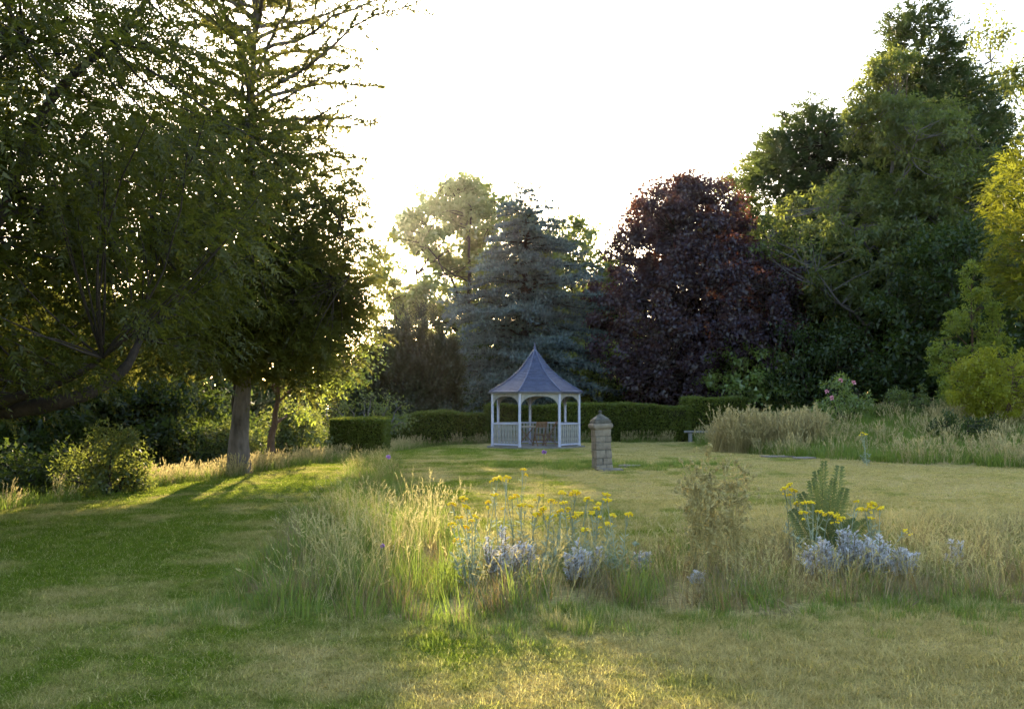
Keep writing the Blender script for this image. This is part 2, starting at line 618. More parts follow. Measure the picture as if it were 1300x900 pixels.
def plant(name, label, cat, base, H, cb, R, leaf, bark, seed, env='round', nc=250, cr=0.8, n=100, size=0.15,
          aspect=0.6, mode='leaf', nl=12, tr=0.2, off=(0, 0), gap=0.0, droop=0.25, flat=0.75, out=0.6, rad_pow=0.42,
          lump_amp=0.22, lump_f=0.5, group=None, sprays=(14, 8), upward=0.0, ry=1.0, twigs=True, trunk_name='trunk',
          crown_name='crown', stems=1, shell=0.55, trunk_top=0.85, lean=(0, 0), sag=0.25, spray_len=0.3, limbs=None,
          twig_r=0.012, keep=None, fill=0, fill_size=0.5):
    """a tree or shrub: trunk with limbs and twigs reaching every leaf clump, leaves by the thousand"""
    g = np.random.default_rng(seed)
    base = np.asarray(base, float)
    th = thing(name, label, cat, base, 0, group)
    f = ENV[env]
    C = []
    while len(C) < nc:
        t = g.uniform(0, 1)
        fr = float(f(np.array(t)))
        if g.uniform() > fr ** 1.2 + 0.04:
            continue
        a = g.uniform(0, 2 * PI)
        rr = g.uniform() ** rad_pow
        z = cb + (H - cb) * t
        dirp = np.array([math.cos(a) * R, math.sin(a) * R * ry, z]) + base
        lm = 1 + lump_amp * float(lump(dirp, lump_f)[0])
        sh = 1 - (1 - t) * 0.3
        p = np.array([math.cos(a) * rr * R * fr * lm + off[0] * sh, math.sin(a) * rr * R * ry * fr * lm + off[1] * sh, z + g.normal() * 0.15])
        if gap > 0 and float(lump(p + base, 1.1)[0]) < gap - 0.75:
            continue
        if keep is not None and not keep(p + base, g):
            continue
        C.append(p)
    C = np.array(C)
    # trunk(s)
    wood = Acc()
    tz = cb + (H - cb) * trunk_top
    limb_pts = []
    tpaths = []
    for s in range(stems):
        if stems == 1:
            x0, x1 = np.zeros(3), np.array([off[0] * 0.75 + lean[0], off[1] * 0.75 + lean[1], tz])
        else:
            a = 2 * PI * (s + g.uniform(0, 0.6)) / stems
            x0 = np.array([math.cos(a), math.sin(a) * ry, 0]) * R * 0.12
            x1 = np.array([math.cos(a) * R * 0.5 + off[0], math.sin(a) * R * 0.5 * ry + off[1], tz * g.uniform(0.75, 1)])
        mid = (x0 + x1) / 2 + np.array([g.normal() * 0.05 * H, g.normal() * 0.05 * H, 0]) * (0.35 if stems == 1 else 1)
        path = bez(x0, mid, x1, 14)
        path[1:-1] += g.normal(size=(12, 3)) * tr * 0.16
        tt = np.linspace(0, 1, 14)
        rad = tr * (1 - 0.88 * tt) * (1 + 0.55 * np.exp(-tt * H / max(0.8, tr * 2.2)))
        path[0, 2] -= 0.25
        wood.tube(path, rad, 10 if tr > 0.15 else 6)
        tpaths.append((path, rad))
        limb_pts.append(path[3:])
    if limbs:
        for pth, r0, r1 in limbs:
            pth = np.asarray(pth, float) - base
            k = len(pth)
            ts = np.linspace(0, k - 1, 6 * k)
            pp = np.stack([np.interp(ts, np.arange(k), pth[:, i]) for i in range(3)], 1)
            ker = np.array([.25, .5, .25])
            for _ in range(6):
                q = pp.copy()
                q[1:-1] = 0.25 * pp[:-2] + 0.5 * pp[1:-1] + 0.25 * pp[2:]
                pp = q
            wood.tube(pp, np.linspace(r0, r1, len(pp)) * (1 + 0.08 * np.sin(np.arange(len(pp)) * 1.7)), 9)
            limb_pts.append(pp)
    if nl:
        pick = g.choice(len(C), min(nl, len(C)), replace=False)
        for i in pick:
            c = C[i]
            path, rad = tpaths[g.integers(len(tpaths))]
            rdist = math.hypot(c[0], c[1])
            want = c[2] - (0.75 * rdist if upward >= 0 else 0.15 * rdist) - 0.3
            j = int(np.argmin(np.abs(path[:, 2] - max(want, cb * 0.75))))
            j = min(max(j, 2), 12)
            p0 = path[j]
            mid = p0 * 0.5 + c * 0.5
            mid[2] += 0.12 * rdist * (1 if upward < 0 else -0.6)
            mid += g.normal(size=3) * 0.06 * rdist
            lp = bez(p0, mid, c, 9)
            lp[1:-1] += g.normal(size=(7, 3)) * 0.03 * max(rdist, 0.3)
            wood.tube(lp, np.linspace(max(rad[j] * 0.55, twig_r * 1.6), twig_r, 9), 5)
            limb_pts.append(lp[2:])
    LP = np.concatenate(limb_pts)
    if twigs:
        for c in C:
            d = LP - c
            dd = (d * d).sum(1) + np.where(d[:, 2] > 0, 0.6, 0) * np.abs(d[:, 2])
            p0 = LP[int(np.argmin(dd))]
            mid = (p0 + c) / 2 + g.normal(size=3) * 0.12 * np.linalg.norm(c - p0)
            wood.tube(bez(p0, mid, c, 5), np.linspace(twig_r * 1.3, twig_r * 0.4, 5), 3)
    wood.obj(trunk_name, bark, th, True)
    leaves = Acc()
    Rr = cr * g.uniform(0.6, 1.35, len(C))
    if mode == 'leaf':
        clump_leaves(leaves, g, C, Rr, n, size, aspect, flat, droop, out, shell=shell)
    else:
        ns, k = sprays
        idx = np.repeat(np.arange(len(C)), ns)
        d = unit(g.normal(size=(len(idx), 3)))
        O = C[idx] + d * (g.uniform(0, 1, len(idx)) ** 0.5)[:, None] * Rr[idx][:, None] * np.array([1, 1, flat])
        cen = np.array([off[0], off[1], 0])
        rad_o = unit((O - cen) * np.array([1, 1, 0.0]))
        D = rad_o * out + d * 0.5 + g.normal(size=(len(idx), 3)) * 0.3
        D[:, 2] += upward
        cvc = g.uniform(0, 1, len(C))
        spray_leaves(leaves, g, O, D, spray_len * g.uniform(0.6, 1.3, len(idx)), k, size, aspect, sag,
                     0.5 * cvc[idx] + 0.5 * g.uniform(0, 1, len(idx)))
    if fill:
        # the inner foliage: bigger leafy sprigs that close the heart of the crown
        j = g.integers(len(C), size=fill)
        cen = np.array([off[0] * 0.8, off[1] * 0.8, 0.0])
        P = C[j] * np.array([1, 1, 1.0])
        sc_ = g.uniform(0.30, 0.74, fill)[:, None]
        P = np.concatenate([(P[:, :2] - cen[:2]) * sc_ + cen[:2], cb + (P[:, 2:3] - cb) * g.uniform(.6, .93, (fill, 1))], 1)
        P += g.normal(size=(fill, 3)) * cr * 0.25
        if keep is not None:
            P = P[[bool(keep(p + base, g)) for p in P]]
        m_ = len(P)
        L_ = fill_size * 0.8 * g.uniform(0.6, 1.3, m_)
        leaf_quads(leaves, P, g.normal(size=(m_, 3)) + np.array([0, 0, -0.3]), g.normal(size=(m_, 3)) + UPV * 0.6, L_, L_ * 0.55, g.uniform(0, 0.8, m_))
    leaves.obj(crown_name, leaf, th)
    return th


def layered_conifer(name, label, cat, base, H, z0, lens, leaf, bark, seed, nb=60, rise=0.1, sag=0.12, tr=0.3, step=0.09,
                    k=3, size=0.1, width=0.3, twig_gap=0.28, twig_len=0.55, group=None, lean=(0, 0), zpow=1.0, side_dip=0.15,
                    extra=None):
    """conifer with a straight leader and tiers of boughs; needles in tufts along every twig"""
    g = np.random.default_rng(seed)
    base = np.asarray(base, float)
    th = thing(name, label, cat, base, 0, group)
    wood = Acc()
    tt = np.linspace(0, 1, 24)
    trunk = np.stack([lean[0] * tt, lean[1] * tt, H * tt], 1)
    trunk[1:-1, :2] += g.normal(size=(22, 2)) * 0.03
    rad = tr * (1 - 0.96 * tt ** 0.8) * (1 + 0.45 * np.exp(-tt * H / 0.7))
    trunk[0, 2] -= 0.25
    wood.tube(trunk, np.maximum(rad, 0.012), 12)
    SA, SB = [], []
    az = g.uniform(0, 6.28)
    for b in range(nb):
        q = ((b + g.uniform(0, 0.8)) / nb) ** zpow
        z = z0 + (H - z0) * q * 0.985
        az += 2.399 + g.normal() * 0.35
        Lb = float(np.interp(z, [p[0] for p in lens], [p[1] for p in lens])) * g.uniform(0.7, 1.15)
        p0 = np.array([np.interp(z, trunk[:, 2], trunk[:, 0]), np.interp(z, trunk[:, 2], trunk[:, 1]), z])
        out = np.array([math.cos(az), math.sin(az), 0])
        ss = np.linspace(0, 1, 9)
        rs = rise + g.normal() * 0.06
        path = p0 + out * (ss * Lb)[:, None]
        path[:, 2] += Lb * (rs * ss - sag * ss ** 2)
        path[1:] += np.cumsum(g.normal(size=(8, 3)) * 0.018 * Lb, 0)
        wood.tube(path, np.linspace(max(0.012, 0.035 * Lb ** 0.8 * 0.6), 0.005, 9), 4)
        SA.append(path[2:-1])
        SB.append(path[3:])
        # twigs to both sides
        nt_ = max(3, int(Lb / twig_gap))
        for j in range(nt_):
            s = 0.06 + 0.94 * (j + g.uniform(0, 1)) / nt_
            s = min(s, 0.99)
            a = np.array([np.interp(s, ss, path[:, i]) for i in range(3)])
            sd = (1 if j % 2 else -1) * np.array([-out[1], out[0], 0])
            tl = twig_len * Lb * (0.25 + 0.75 * (1 - s) ** 0.7) * g.uniform(0.5, 1.1) * 0.62
            d = unit(out * 0.65 + sd * 0.8 + g.normal(size=3) * 0.2)
            d[2] += rs * 0.4 - side_dip * g.uniform(0.2, 1.6)
            e = a + d * tl
            m_ = (a + e) / 2 + np.array([0, 0, 0.06 * tl])
            tw = bez(a, m_, e, 4)
            if tl > 0.25:
                wood.tube(tw, np.linspace(0.007, 0.003, 4), 3)
            SA.append(tw[:-1])
            SB.append(tw[1:])
    wood.obj('trunk', bark, th, True)
    A, B = np.concatenate(SA), np.concatenate(SB)
    ln = np.linalg.norm(B - A, axis=1)
    cnt = np.maximum(1, (ln / step).astype(int))
    idx = np.repeat(np.arange(len(A)), cnt * k)
    t = g.uniform(0, 1, len(idx))[:, None]
    P = A[idx] * (1 - t) + B[idx] * t
    tw = unit((B - A)[idx])
    rnd = unit(g.normal(size=P.shape))
    D = tw * 0.6 + rnd * 0.75
    D[:, 2] += 0.18
    Nn = g.normal(size=P.shape) * 0.5 + UPV
    L = size * g.uniform(0.6, 1.3, len(P))
    bv = g.uniform(0, 1, len(A))
    leaves = Acc()
    leaf_quads(leaves, P, D, Nn, L, L * width, 0.5 * bv[idx] + 0.5 * g.uniform(0, 1, len(P)))
    leaves.obj('crown', leaf, th)
    return th


def gz(x, y):
    return float(ground_z(x, y))


def foot(px, Y):
    x = (px - 650.0) / FPX * Y
    return np.array([x, Y, gz(x, Y)])


# ------------------------------------------------------------------ trees
TRI = True
# the big yew whose trunk stands just out of view on the left, its low limb reaching in
YB = np.array([-10.2, 14.5, gz(-10.2, 14.5)])
lb = [YB + np.array([0, 0, 1.2]), at(-90, 528, 14.3), at(0, 522, 14.0), at(60, 515, 13.8), at(115, 500, 13.8), at(160, 470, 14.0), at(178, 430, 14.6)]
lb2 = [at(-60, 526, 14.2), at(0, 512, 13.7), at(45, 497, 13.3), at(95, 478, 13.1), at(130, 455, 13.0)]
lb3 = [at(-120, 420, 14.4), at(-20, 330, 14), at(60, 120, 14), at(150, 50, 14), at(230, -60, 14.4)]


def keep_yew(p, g):
    u = 650 + p[0] / p[1] * FPX
    w = HORIZON - (p[2] - CAM_Z) / p[1] * FPX
    if p[1] < 7.5:
        return False
    if w > 505 - 40 * float(sstep(np.array(u), 0, 260)):
        return False
    if u > 330:
        return False
    return True


plant('yew_tree', 'huge dark yew with a thick low limb sweeping over the lawn edge', 'tree', YB, 12.5, 1.9, 6.4, M['yew'],
      M['bark_dark'], 11, env='dome', nc=1350, cr=0.70, mode='spray', sprays=(26, 13), size=0.10, aspect=0.36, fill=26000, fill_size=0.22, nl=26, tr=0.55,
      upward=-0.25, out=0.75, sag=0.38, spray_len=0.40, flat=0.6, limbs=[(lb, 0.17, 0.05), (lb2, 0.10, 0.03), (lb3, 0.10, 0.03)],
      keep=keep_yew, twig_r=0.016, rad_pow=0.5)

# tall conifer with the visible trunk
TB = foot(305, 25.4)
TB[2] = at(305, 594, 25.4)[2]
layered_conifer('larch_tree', 'tall open-topped conifer with rough grey trunk on the lawn brow', 'tree', TB, 16.0, 6.5,
                [(5, 2.6), (8, 4.3), (11, 4.4), (13.5, 3.2), (16, 0.6)], M['cedar_green'], M['bark_grey'], 5, nb=78, rise=0.62, sag=0.24,
                tr=0.23, step=0.06, k=4, size=0.13, width=0.42, twig_gap=0.22, twig_len=0.55, lean=(0.35, 0.2), side_dip=0.25)


def keep_b(p, g):
    u = 650 + p[0] / p[1] * FPX
    w = HORIZON - (p[2] - CAM_Z) / p[1] * FPX
    lim = np.interp(w, [60, 130, 180, 260, 330, 400, 450, 500], [330, 400, 440, 462, 480, 455, 430, 395])
    return u < lim and w < np.interp(u, [200, 300, 400, 470], [478, 488, 490, 430])


YB2 = foot(307, 26.9)
plant('conifer_tree', 'broad dark conifer with drooping boughs beside the grey trunk', 'tree', YB2, 9.4, 2.0, 5.0, M['cedar_green'],
      M['bark_dark'], 23, env='egg', nc=680, cr=0.75, mode='spray', sprays=(24, 11), size=0.14, aspect=0.33, fill=4500, fill_size=0.36, nl=26, tr=0.17,
      off=(0.5, -1.9), upward=-0.05, out=0.9, sag=0.30, spray_len=0.46, flat=0.55, keep=keep_b, twig_r=0.016, lump_amp=0.45, lump_f=0.8, gap=0.25)

plant('slender_tree', 'slender red-brown trunk with bright green leaves behind the grey trunk', 'tree', foot(341, 29.5), 5.2, 1.7, 2.3,
      M['lime'], M['bark_red'], 31, env='round', nc=60, cr=0.5, n=70, size=0.13, aspect=0.7, nl=9, tr=0.13, off=(0.7, 0), gap=0.2)

plant('thorn_tree', 'dark leafy tree standing behind the huge yew', 'tree', foot(70, 44), 13.0, 1.5, 6.0, M['dark_leaf'],
      M['bark_dark'], 37, env='round', nc=200, cr=0.95, n=80, size=0.26, aspect=0.6, nl=12, tr=0.25, fill=2000, fill_size=0.7)
# trees beyond the hedge
plant('sycamore_tree', 'tall airy green tree with sky through its crown beside the blue cedar', 'tree', foot(588, 76), 19.8, 3.0, 8.0,
      M['sycamore'], M['bark_dark'], 41, env='round', nc=640, cr=0.72, n=80, size=0.34, aspect=0.75, nl=34, tr=0.38, gap=0.42,
      stems=3, twig_r=0.03, rad_pow=0.5)
layered_conifer('blue_cedar_tree', 'blue-grey cedar with tiered boughs rising behind the gazebo', 'tree', foot(668, 55), 14.2, 1.2,
                [(0, 4.2), (2.5, 5.0), (5, 5.0), (8, 4.3), (11, 2.9), (14.2, 0.6)], M['cedar_blue'], M['bark_dark'], 7, nb=175, rise=0.12, sag=0.20,
                tr=0.30, step=0.07, k=4, size=0.24, width=0.26, twig_gap=0.26, twig_len=0.62, side_dip=0.12)
plant('field_maple', 'rounded dense green tree between the blue cedar and the copper beech', 'tree', foot(724, 70), 14.6, 2.0, 4.6,
      M['sycamore'], M['bark_dark'], 43, env='round', nc=210, cr=0.95, n=110, size=0.36, aspect=0.7, fill=1500, fill_size=0.8, nl=14, tr=0.30, twig_r=0.025)
for i, (px, hh, rr, Y) in enumerate([(440, 5.0, .60, 47), (464, 5.9, .62, 48), (487, 6.5, .60, 48.5), (510, 6.9, .62, 48), (532, 6.8, .60, 48.6), (553, 6.4, .60, 49), (573, 5.2, .6, 50)]):
    plant('irish_yew', ['low dark columnar yew at the outer end of the row', 'dark columnar yew next to the outermost of the row',
                        'dark columnar yew with a ragged tip, third along the row', 'tallest dark columnar yew in the middle of the row',
                        'dark columnar yew just past the tallest one', 'dark columnar yew next but one to the blue cedar',
                        'short dark columnar yew touching the blue cedar'][i], 'tree', foot(px, Y), hh, 0.1, rr, M['irish'], M['bark_dark'], 50 + i,
          env='column', nc=130, cr=0.24, mode='spray', sprays=(18, 7), size=0.16, aspect=0.36, fill=900, fill_size=0.4, nl=0, tr=0.12, upward=1.5, out=0.35,
          sag=-0.05, spray_len=0.45, flat=1.5, twigs=False, lump_amp=0.3, lump_f=1.5, group='columnar yews in a row')

plant('apple_tree', 'small gnarled tree with bare grey twigs behind the clipped hedge block', 'tree', foot(452, 40), 3.1, 0.8, 2.4,
      M['ash'], M['twig_grey'], 61, env='round', nc=52, cr=0.42, n=55, size=0.12, aspect=0.6, nl=16, tr=0.09, gap=0.35, stems=3, twig_r=0.014)

plant('copper_beech', 'broad copper beech with purple leaves behind the long hedge', 'tree', foot(878, 55), 13.9, 1.4, 5.6,
      M['copper'], M['bark_dark'], 71, env='beech', nc=700, cr=0.70, n=170, size=0.19, aspect=0.75, fill=4500, fill_size=0.42, nl=26, tr=0.42, twig_r=0.022, lump_amp=0.16, rad_pow=0.5)
plant('hazel_shrub', 'leafy bright green shrub under the copper beech', 'shrub', foot(945, 51), 4.2, 0.2, 3.0,
      M['lime'], M['bark_dark'], 73, env='dome', nc=100, cr=0.5, n=80, size=0.19, aspect=0.7, nl=8, tr=0.06, stems=4, trunk_name='stem', crown_name='foliage')
plant('hazel_shrub', 'yellow-green shrub between the blue cedar and the copper beech', 'shrub', foot(762, 60), 6.8, 0.3, 2.6,
      M['lime'], M['bark_dark'], 74, env='egg', nc=110, cr=0.55, n=70, size=0.2, aspect=0.7, nl=8, tr=0.07, stems=4, trunk_name='stem', crown_name='foliage', gap=0.2)

# the wood on the right
plant('cypress_tree', 'towering dark cypress with a spiky top, tallest tree of all', 'tree', foot(1175, 60), 26.0, 1.0, 8.2,
      M['cypress'], M['bark_dark'], 81, env='cone', nc=640, cr=1.0, mode='spray', sprays=(22, 10), size=0.36, aspect=0.36, fill=6000, fill_size=1.0, nl=20, tr=0.5,
      upward=0.35, out=0.8, sag=0.1, spray_len=0.9, flat=0.8, twig_r=0.03, lump_amp=0.25, rad_pow=0.35)
plant('ash_tree', 'grey-green leafy tree with pale twigs in front of the towering cypress', 'tree', foot(1128, 54), 20.0, 2.0, 5.6,
      M['ash'], M['twig_grey'], 83, env='egg', nc=800, cr=0.62, n=100, size=0.24, aspect=0.5, fill=2500, fill_size=0.7, nl=24, tr=0.32, twig_r=0.026, gap=0.22,
      off=(0.8, 0), lump_amp=0.4, lump_f=0.7)
plant('cypress_tree', 'dark green conifer beside the copper beech, lower than the towering cypress', 'tree', foot(1034, 64), 20.4, 1.0, 6.4,
      M['cypress'], M['bark_dark'], 85, env='egg', nc=560, cr=0.95, mode='spray', sprays=(19, 8), size=0.38, aspect=0.4, fill=5000, fill_size=0.9, nl=14, tr=0.4,
      upward=0.3, out=0.7, sag=0.15, spray_len=0.8, flat=0.8, twig_r=0.03, lump_amp=0.3)
plant('willow_tree', 'pale thin-crowned tree showing over the copper beech', 'tree', foot(965, 72), 19.0, 6.0, 4.6,
      M['ash'], M['twig_grey'], 87, env='round', nc=190, cr=0.85, n=80, size=0.34, aspect=0.45, nl=18, tr=0.25, gap=0.4, twig_r=0.028, stems=3)
plant('birch_tree', 'sparse fine-leaved tree poking out beside the top of the towering cypress', 'tree', foot(1268, 64), 25.8, 6.0, 5.4,
      M['ash'], M['twig_grey'], 89, env='egg', nc=330, cr=0.9, n=65, size=0.30, aspect=0.6, nl=26, tr=0.3, gap=0.2, twig_r=0.028)
plant('holly_tree', 'dense glossy dark holly below the towering cypress', 'tree', foot(1215, 47), 9.2, 0.4, 4.4,
      M['dark_leaf'], M['bark_dark'], 91, env='egg', nc=230, cr=0.7, n=85, size=0.25, aspect=0.6, fill=1500, fill_size=0.5, nl=8, tr=0.2)
plant('laurel_shrub', 'black-green laurel mass beside the copper beech, under the conifers', 'shrub', foot(1045, 50), 4.6, 0.2, 3.6,
      M['dark_leaf'], M['bark_dark'], 93, env='dome', nc=120, cr=0.65, n=80, size=0.2, aspect=0.5, nl=6, tr=0.07, stems=4, trunk_name='stem', crown_name='foliage')
plant('golden_yew', 'golden green tree leaning in at the wood edge', 'tree', foot(1388, 34), 11.6, 4.4, 3.6,
      M['golden'], M['bark_red'], 95, env='egg', nc=320, cr=0.6, mode='spray', sprays=(18, 7), size=0.20, aspect=0.42, fill=2500, fill_size=0.4, nl=12, tr=0.22,
      upward=0.1, out=0.7, sag=0.25, spray_len=0.42, flat=0.85, lump_amp=0.25, keep=lambda p, g: 650 + p[0] / p[1] * FPX > 1262)
plant('young_hornbeam', 'young upright tree with bright leaf tips below the golden tree', 'tree', foot(1236, 40), 6.3, 0.5, 1.9,
      M['hornbeam'], M['bark_red'], 97, env='cone', nc=190, cr=0.27, n=70, size=0.12, aspect=0.65, nl=20, tr=0.09, lump_amp=0.4, lump_f=1.2)
plant('golden_shrub', 'rounded golden yellow shrub on the grassy bank', 'shrub', foot(1262, 34.5), 2.75, 0.35, 1.55,
      M['gold_shrub'], M['bark_red'], 99, env='round', nc=170, cr=0.27, n=80, size=0.10, aspect=0.6, nl=8, tr=0.04, fill=800, fill_size=0.2, stems=4, trunk_name='stem', crown_name='foliage')
plant('low_shrub', 'low dark green shrub at the foot of the golden shrub', 'shrub', foot(1222, 32), 0.75, 0.02, 1.3,
      M['dark_leaf'], M['bark_dark'], 101, env='dome', nc=60, cr=0.24, n=60, size=0.1, aspect=0.4, nl=4, tr=0.02, stems=3, trunk_name='stem', crown_name='foliage', droop=-0.3)
plant('low_shrub', 'low leafy green shrub in the meadow grass beyond the rose bush', 'shrub', foot(1150, 38), 1.0, 0.02, 1.5,
      M['hazel'], M['bark_dark'], 105, env='dome', nc=60, cr=0.26, n=60, size=0.1, aspect=0.6, nl=4, tr=0.02, stems=3, trunk_name='stem', crown_name='foliage')
rose = plant('rose_bush', 'green rose bush with pink blooms beyond the dry grass', 'shrub', foot(1072, 38.5), 1.75, 0.1, 1.3,
             M['lime'], M['bark_dark'], 103, env='dome', nc=60, cr=0.28, n=55, size=0.1, aspect=0.6, nl=6, tr=0.03, stems=4, trunk_name='stem', crown_name='foliage')

# shrubs below the brow on the left
for (nm, lab, px, Y, H, R, mat, seed, sz) in [
    ('elder_bush', 'rounded olive green bush just below the lawn brow', 143, 19.5, 1.25, 0.95, 'ash', 111, 0.07),
    ('bramble_bush', 'dark sprawling bush under the yew limb', 38, 21, 1.3, 1.3, 'dark_leaf', 113, 0.08),
    ('laurel_shrub', 'tall dark laurel behind the rounded olive bush', 205, 33, 4.6, 3.6, 'dark_leaf', 115, 0.17),
    ('laurel_shrub', 'dark laurel thicket behind the yew limb', 60, 30, 4.4, 3.6, 'dark_leaf', 117, 0.17),
    ('laurel_shrub', 'dark laurel seen through the lower boughs of the blue cedar', 628, 62, 6.5, 4.2, 'dark_leaf', 129, 0.24),
    ('laurel_shrub', 'dark laurel behind the hedge under the copper beech', 835, 62, 4.2, 4.0, 'dark_leaf', 125, 0.22),
    ('laurel_shrub', 'dark laurel behind the hedge on the conifer side of the copper beech', 930, 63, 4.2, 4.0, 'dark_leaf', 127, 0.22),
    ('viburnum_bush', 'mounded bush with pale leaf tips behind the grey trunk', 283, 31, 1.9, 1.5, 'ash', 119, 0.10),
    ('viburnum_bush', 'mounded bush with pale leaf tips beside the slender red-brown trunk', 368, 33, 2.2, 1.5, 'ash', 121, 0.10)]:
    plant(nm, lab, 'shrub', foot(px, Y), H, 0.05, R, M[mat], M['bark_dark'], seed, env='dome', nc=int(70 * R), cr=0.22 + 0.1 * R, fill=int(700 * R), fill_size=sz * 2,
          n=80, size=sz * 1.2, aspect=0.55, nl=6, tr=0.04, stems=4, trunk_name='stem', crown_name='foliage', lump_amp=0.3, lump_f=1.0)


def far_wood():
    g = np.random.default_rng(5)
    acc = Acc()
    C = []
    for i in range(1100):
        x = g.uniform(-75, 75)
        y = g.uniform(88, 104) - 0.003 * x * x
        top = 7.0 + 2.0 * math.sin(x * 0.21) + (4.0 if abs(x + 12) > 16 else 0)
        C.append((x, y, g.uniform(-1, top) if i < 760 else g.uniform(-1, 3.5)))
    C = np.array(C)
    clump_leaves(acc, g, C, np.full(len(C), 1.9), 60, 1.0, 0.65)
    o = acc.obj('distant_wood', M['dark_leaf'])
    tag(o, 'far dark wood closing the view behind the garden trees', 'wood', kind='stuff')


far_wood()


# ------------------------------------------------------------------ hedges
def hedge(name, label, p0, p1, depth, h, seed, n, wave=0.0, leaf=0.075, mat='hedge'):
    """clipped hedge from p0 to p1 (ground points of its centre line)"""
    g = np.random.default_rng(seed)
    p0, p1 = np.asarray(p0, float), np.asarray(p1, float)
    base = (p0 + p1) / 2
    th = thing(name, label, 'hedge', base)
    ax = p1 - p0
    Lh = float(np.hypot(ax[0], ax[1]))
    e = np.array([ax[0], ax[1], 0]) / Lh
    nrm = np.array([e[1], -e[0], 0])
    if nrm[1] > 0:
        nrm = -nrm

    def zt(s):
        return h + wave * (np.sin(s * 0.9 + 1.0) * 0.5 + np.sin(s * 2.1 + seed) * 0.3 + np.sin(s * 4.7) * 0.12)

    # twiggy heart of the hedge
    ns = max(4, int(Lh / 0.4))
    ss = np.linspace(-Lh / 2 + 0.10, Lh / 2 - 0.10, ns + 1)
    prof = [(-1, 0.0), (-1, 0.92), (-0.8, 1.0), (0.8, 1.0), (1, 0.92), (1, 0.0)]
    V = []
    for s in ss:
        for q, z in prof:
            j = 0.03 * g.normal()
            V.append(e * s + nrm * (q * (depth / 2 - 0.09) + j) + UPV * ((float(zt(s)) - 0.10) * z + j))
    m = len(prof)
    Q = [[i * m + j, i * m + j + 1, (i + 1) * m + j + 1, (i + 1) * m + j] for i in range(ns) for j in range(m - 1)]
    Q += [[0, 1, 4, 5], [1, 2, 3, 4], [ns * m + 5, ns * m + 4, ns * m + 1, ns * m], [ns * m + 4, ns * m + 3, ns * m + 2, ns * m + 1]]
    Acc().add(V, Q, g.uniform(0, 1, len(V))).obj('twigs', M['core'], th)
    # leaves over front, back, top and ends
    areas = np.array([Lh * h * 1.3, Lh * h * 0.4, Lh * depth, depth * h, depth * h])
    cnt = (areas / areas.sum() * n).astype(int)
    P, N = [], []
    for k, c in enumerate(cnt):
        s = g.uniform(-Lh / 2, Lh / 2, c)
        q = g.uniform(-depth / 2, depth / 2, c)
        zz = g.uniform(0.02, 1, c)
        if k < 2:
            q = np.full(c, depth / 2 if k == 0 else -depth / 2)
            nn = nrm * (1 if k == 0 else -1)
        elif k == 2:
            zz = np.ones(c)
            nn = UPV
        else:
            s = np.full(c, Lh / 2 if k == 3 else -Lh / 2)
            nn = e * (1 if k == 3 else -1)
        pt = e * s[:, None] + nrm * q[:, None] + UPV * (zt(s) * zz)[:, None]
        bump = 0.045 * lump(pt * 1.0 + seed, 3.0) + g.normal(size=c) * 0.03 - 0.03
        pt = pt + nn * bump[:, None]
        # rounded shoulders
        over = np.clip((np.abs(q) - depth / 2 + 0.18) / 0.18, 0, 1)
        if k == 2:
            pt[:, 2] -= 0.07 * over ** 2
        P.append(pt)
        N.append(np.repeat(nn[None], c, 0))
    P, N = np.concatenate(P), np.concatenate(N)
    D = N * 0.8 + g.normal(size=P.shape) * 0.7
    D[:, 2] += 0.35
    L = leaf * g.uniform(0.6, 1.4, len(P))
    v = 0.5 + 0.22 * lump(P + seed, 2.0) + g.uniform(-0.35, 0.35, len(P))
    ac = Acc()
    leaf_quads(ac, P, D, g.normal(size=P.shape) + N * 0.3, L, L * 0.5, v)
    ac.obj('foliage', M[mat], th)
    return th


def gp(px, Y):
    return foot(px, Y)


hedge('hedge_block', 'square clipped hedge block standing free at the end of the mown walk', gp(424, 34.3), gp(491, 34.3), 1.5, 1.34, 1, 26000, 0.02, 0.075)
hedge('long_hedge', 'clipped hedge between the square block and the gazebo', gp(497, 42.2), gp(618, 42.6), 1.2, 1.45, 2, 26000, 0.16, 0.09)
hedge('long_hedge', 'long clipped hedge running from behind the gazebo to the stone bench', gp(619, 42.8), gp(868, 44.2), 1.3, 1.60, 3, 46000, 0.10, 0.09)
hedge('long_hedge', 'taller darker hedge end behind the stone bench', gp(870, 45.2), gp(938, 45.6), 1.4, 1.72, 4, 16000, 0.10, 0.09)


# ------------------------------------------------------------------ gazebo
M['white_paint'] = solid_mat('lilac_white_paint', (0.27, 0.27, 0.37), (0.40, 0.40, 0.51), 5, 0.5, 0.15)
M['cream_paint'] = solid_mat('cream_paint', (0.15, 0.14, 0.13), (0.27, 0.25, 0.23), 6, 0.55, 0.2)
M['slate'] = solid_mat('slate_shingles', (0.0192, 0.0243, 0.0598), (0.0435, 0.0525, 0.1091), 3, 0.55, 0.25, useattr=0.75)
M['ridge'] = solid_mat('ridge_lead', (0.045, 0.05, 0.10), (0.085, 0.095, 0.165), 6, 0.5, 0.1)
M['gutter'] = solid_mat('dark_gutter', (0.03, 0.033, 0.05), (0.05, 0.052, 0.07), 6, 0.4, 0.05)
M['concrete'] = solid_mat('worn_concrete', (0.09, 0.08, 0.075), (0.19, 0.175, 0.155), 2.5, 0.9, 0.4)
M['teak'] = solid_mat('brown_teak', (0.10, 0.045, 0.022), (0.20, 0.10, 0.05), 9, 0.6, 0.2, useattr=0.4)
M['pale_wood'] = solid_mat('weathered_wood', (0.30, 0.26, 0.22), (0.45, 0.40, 0.35), 9, 0.7, 0.2)
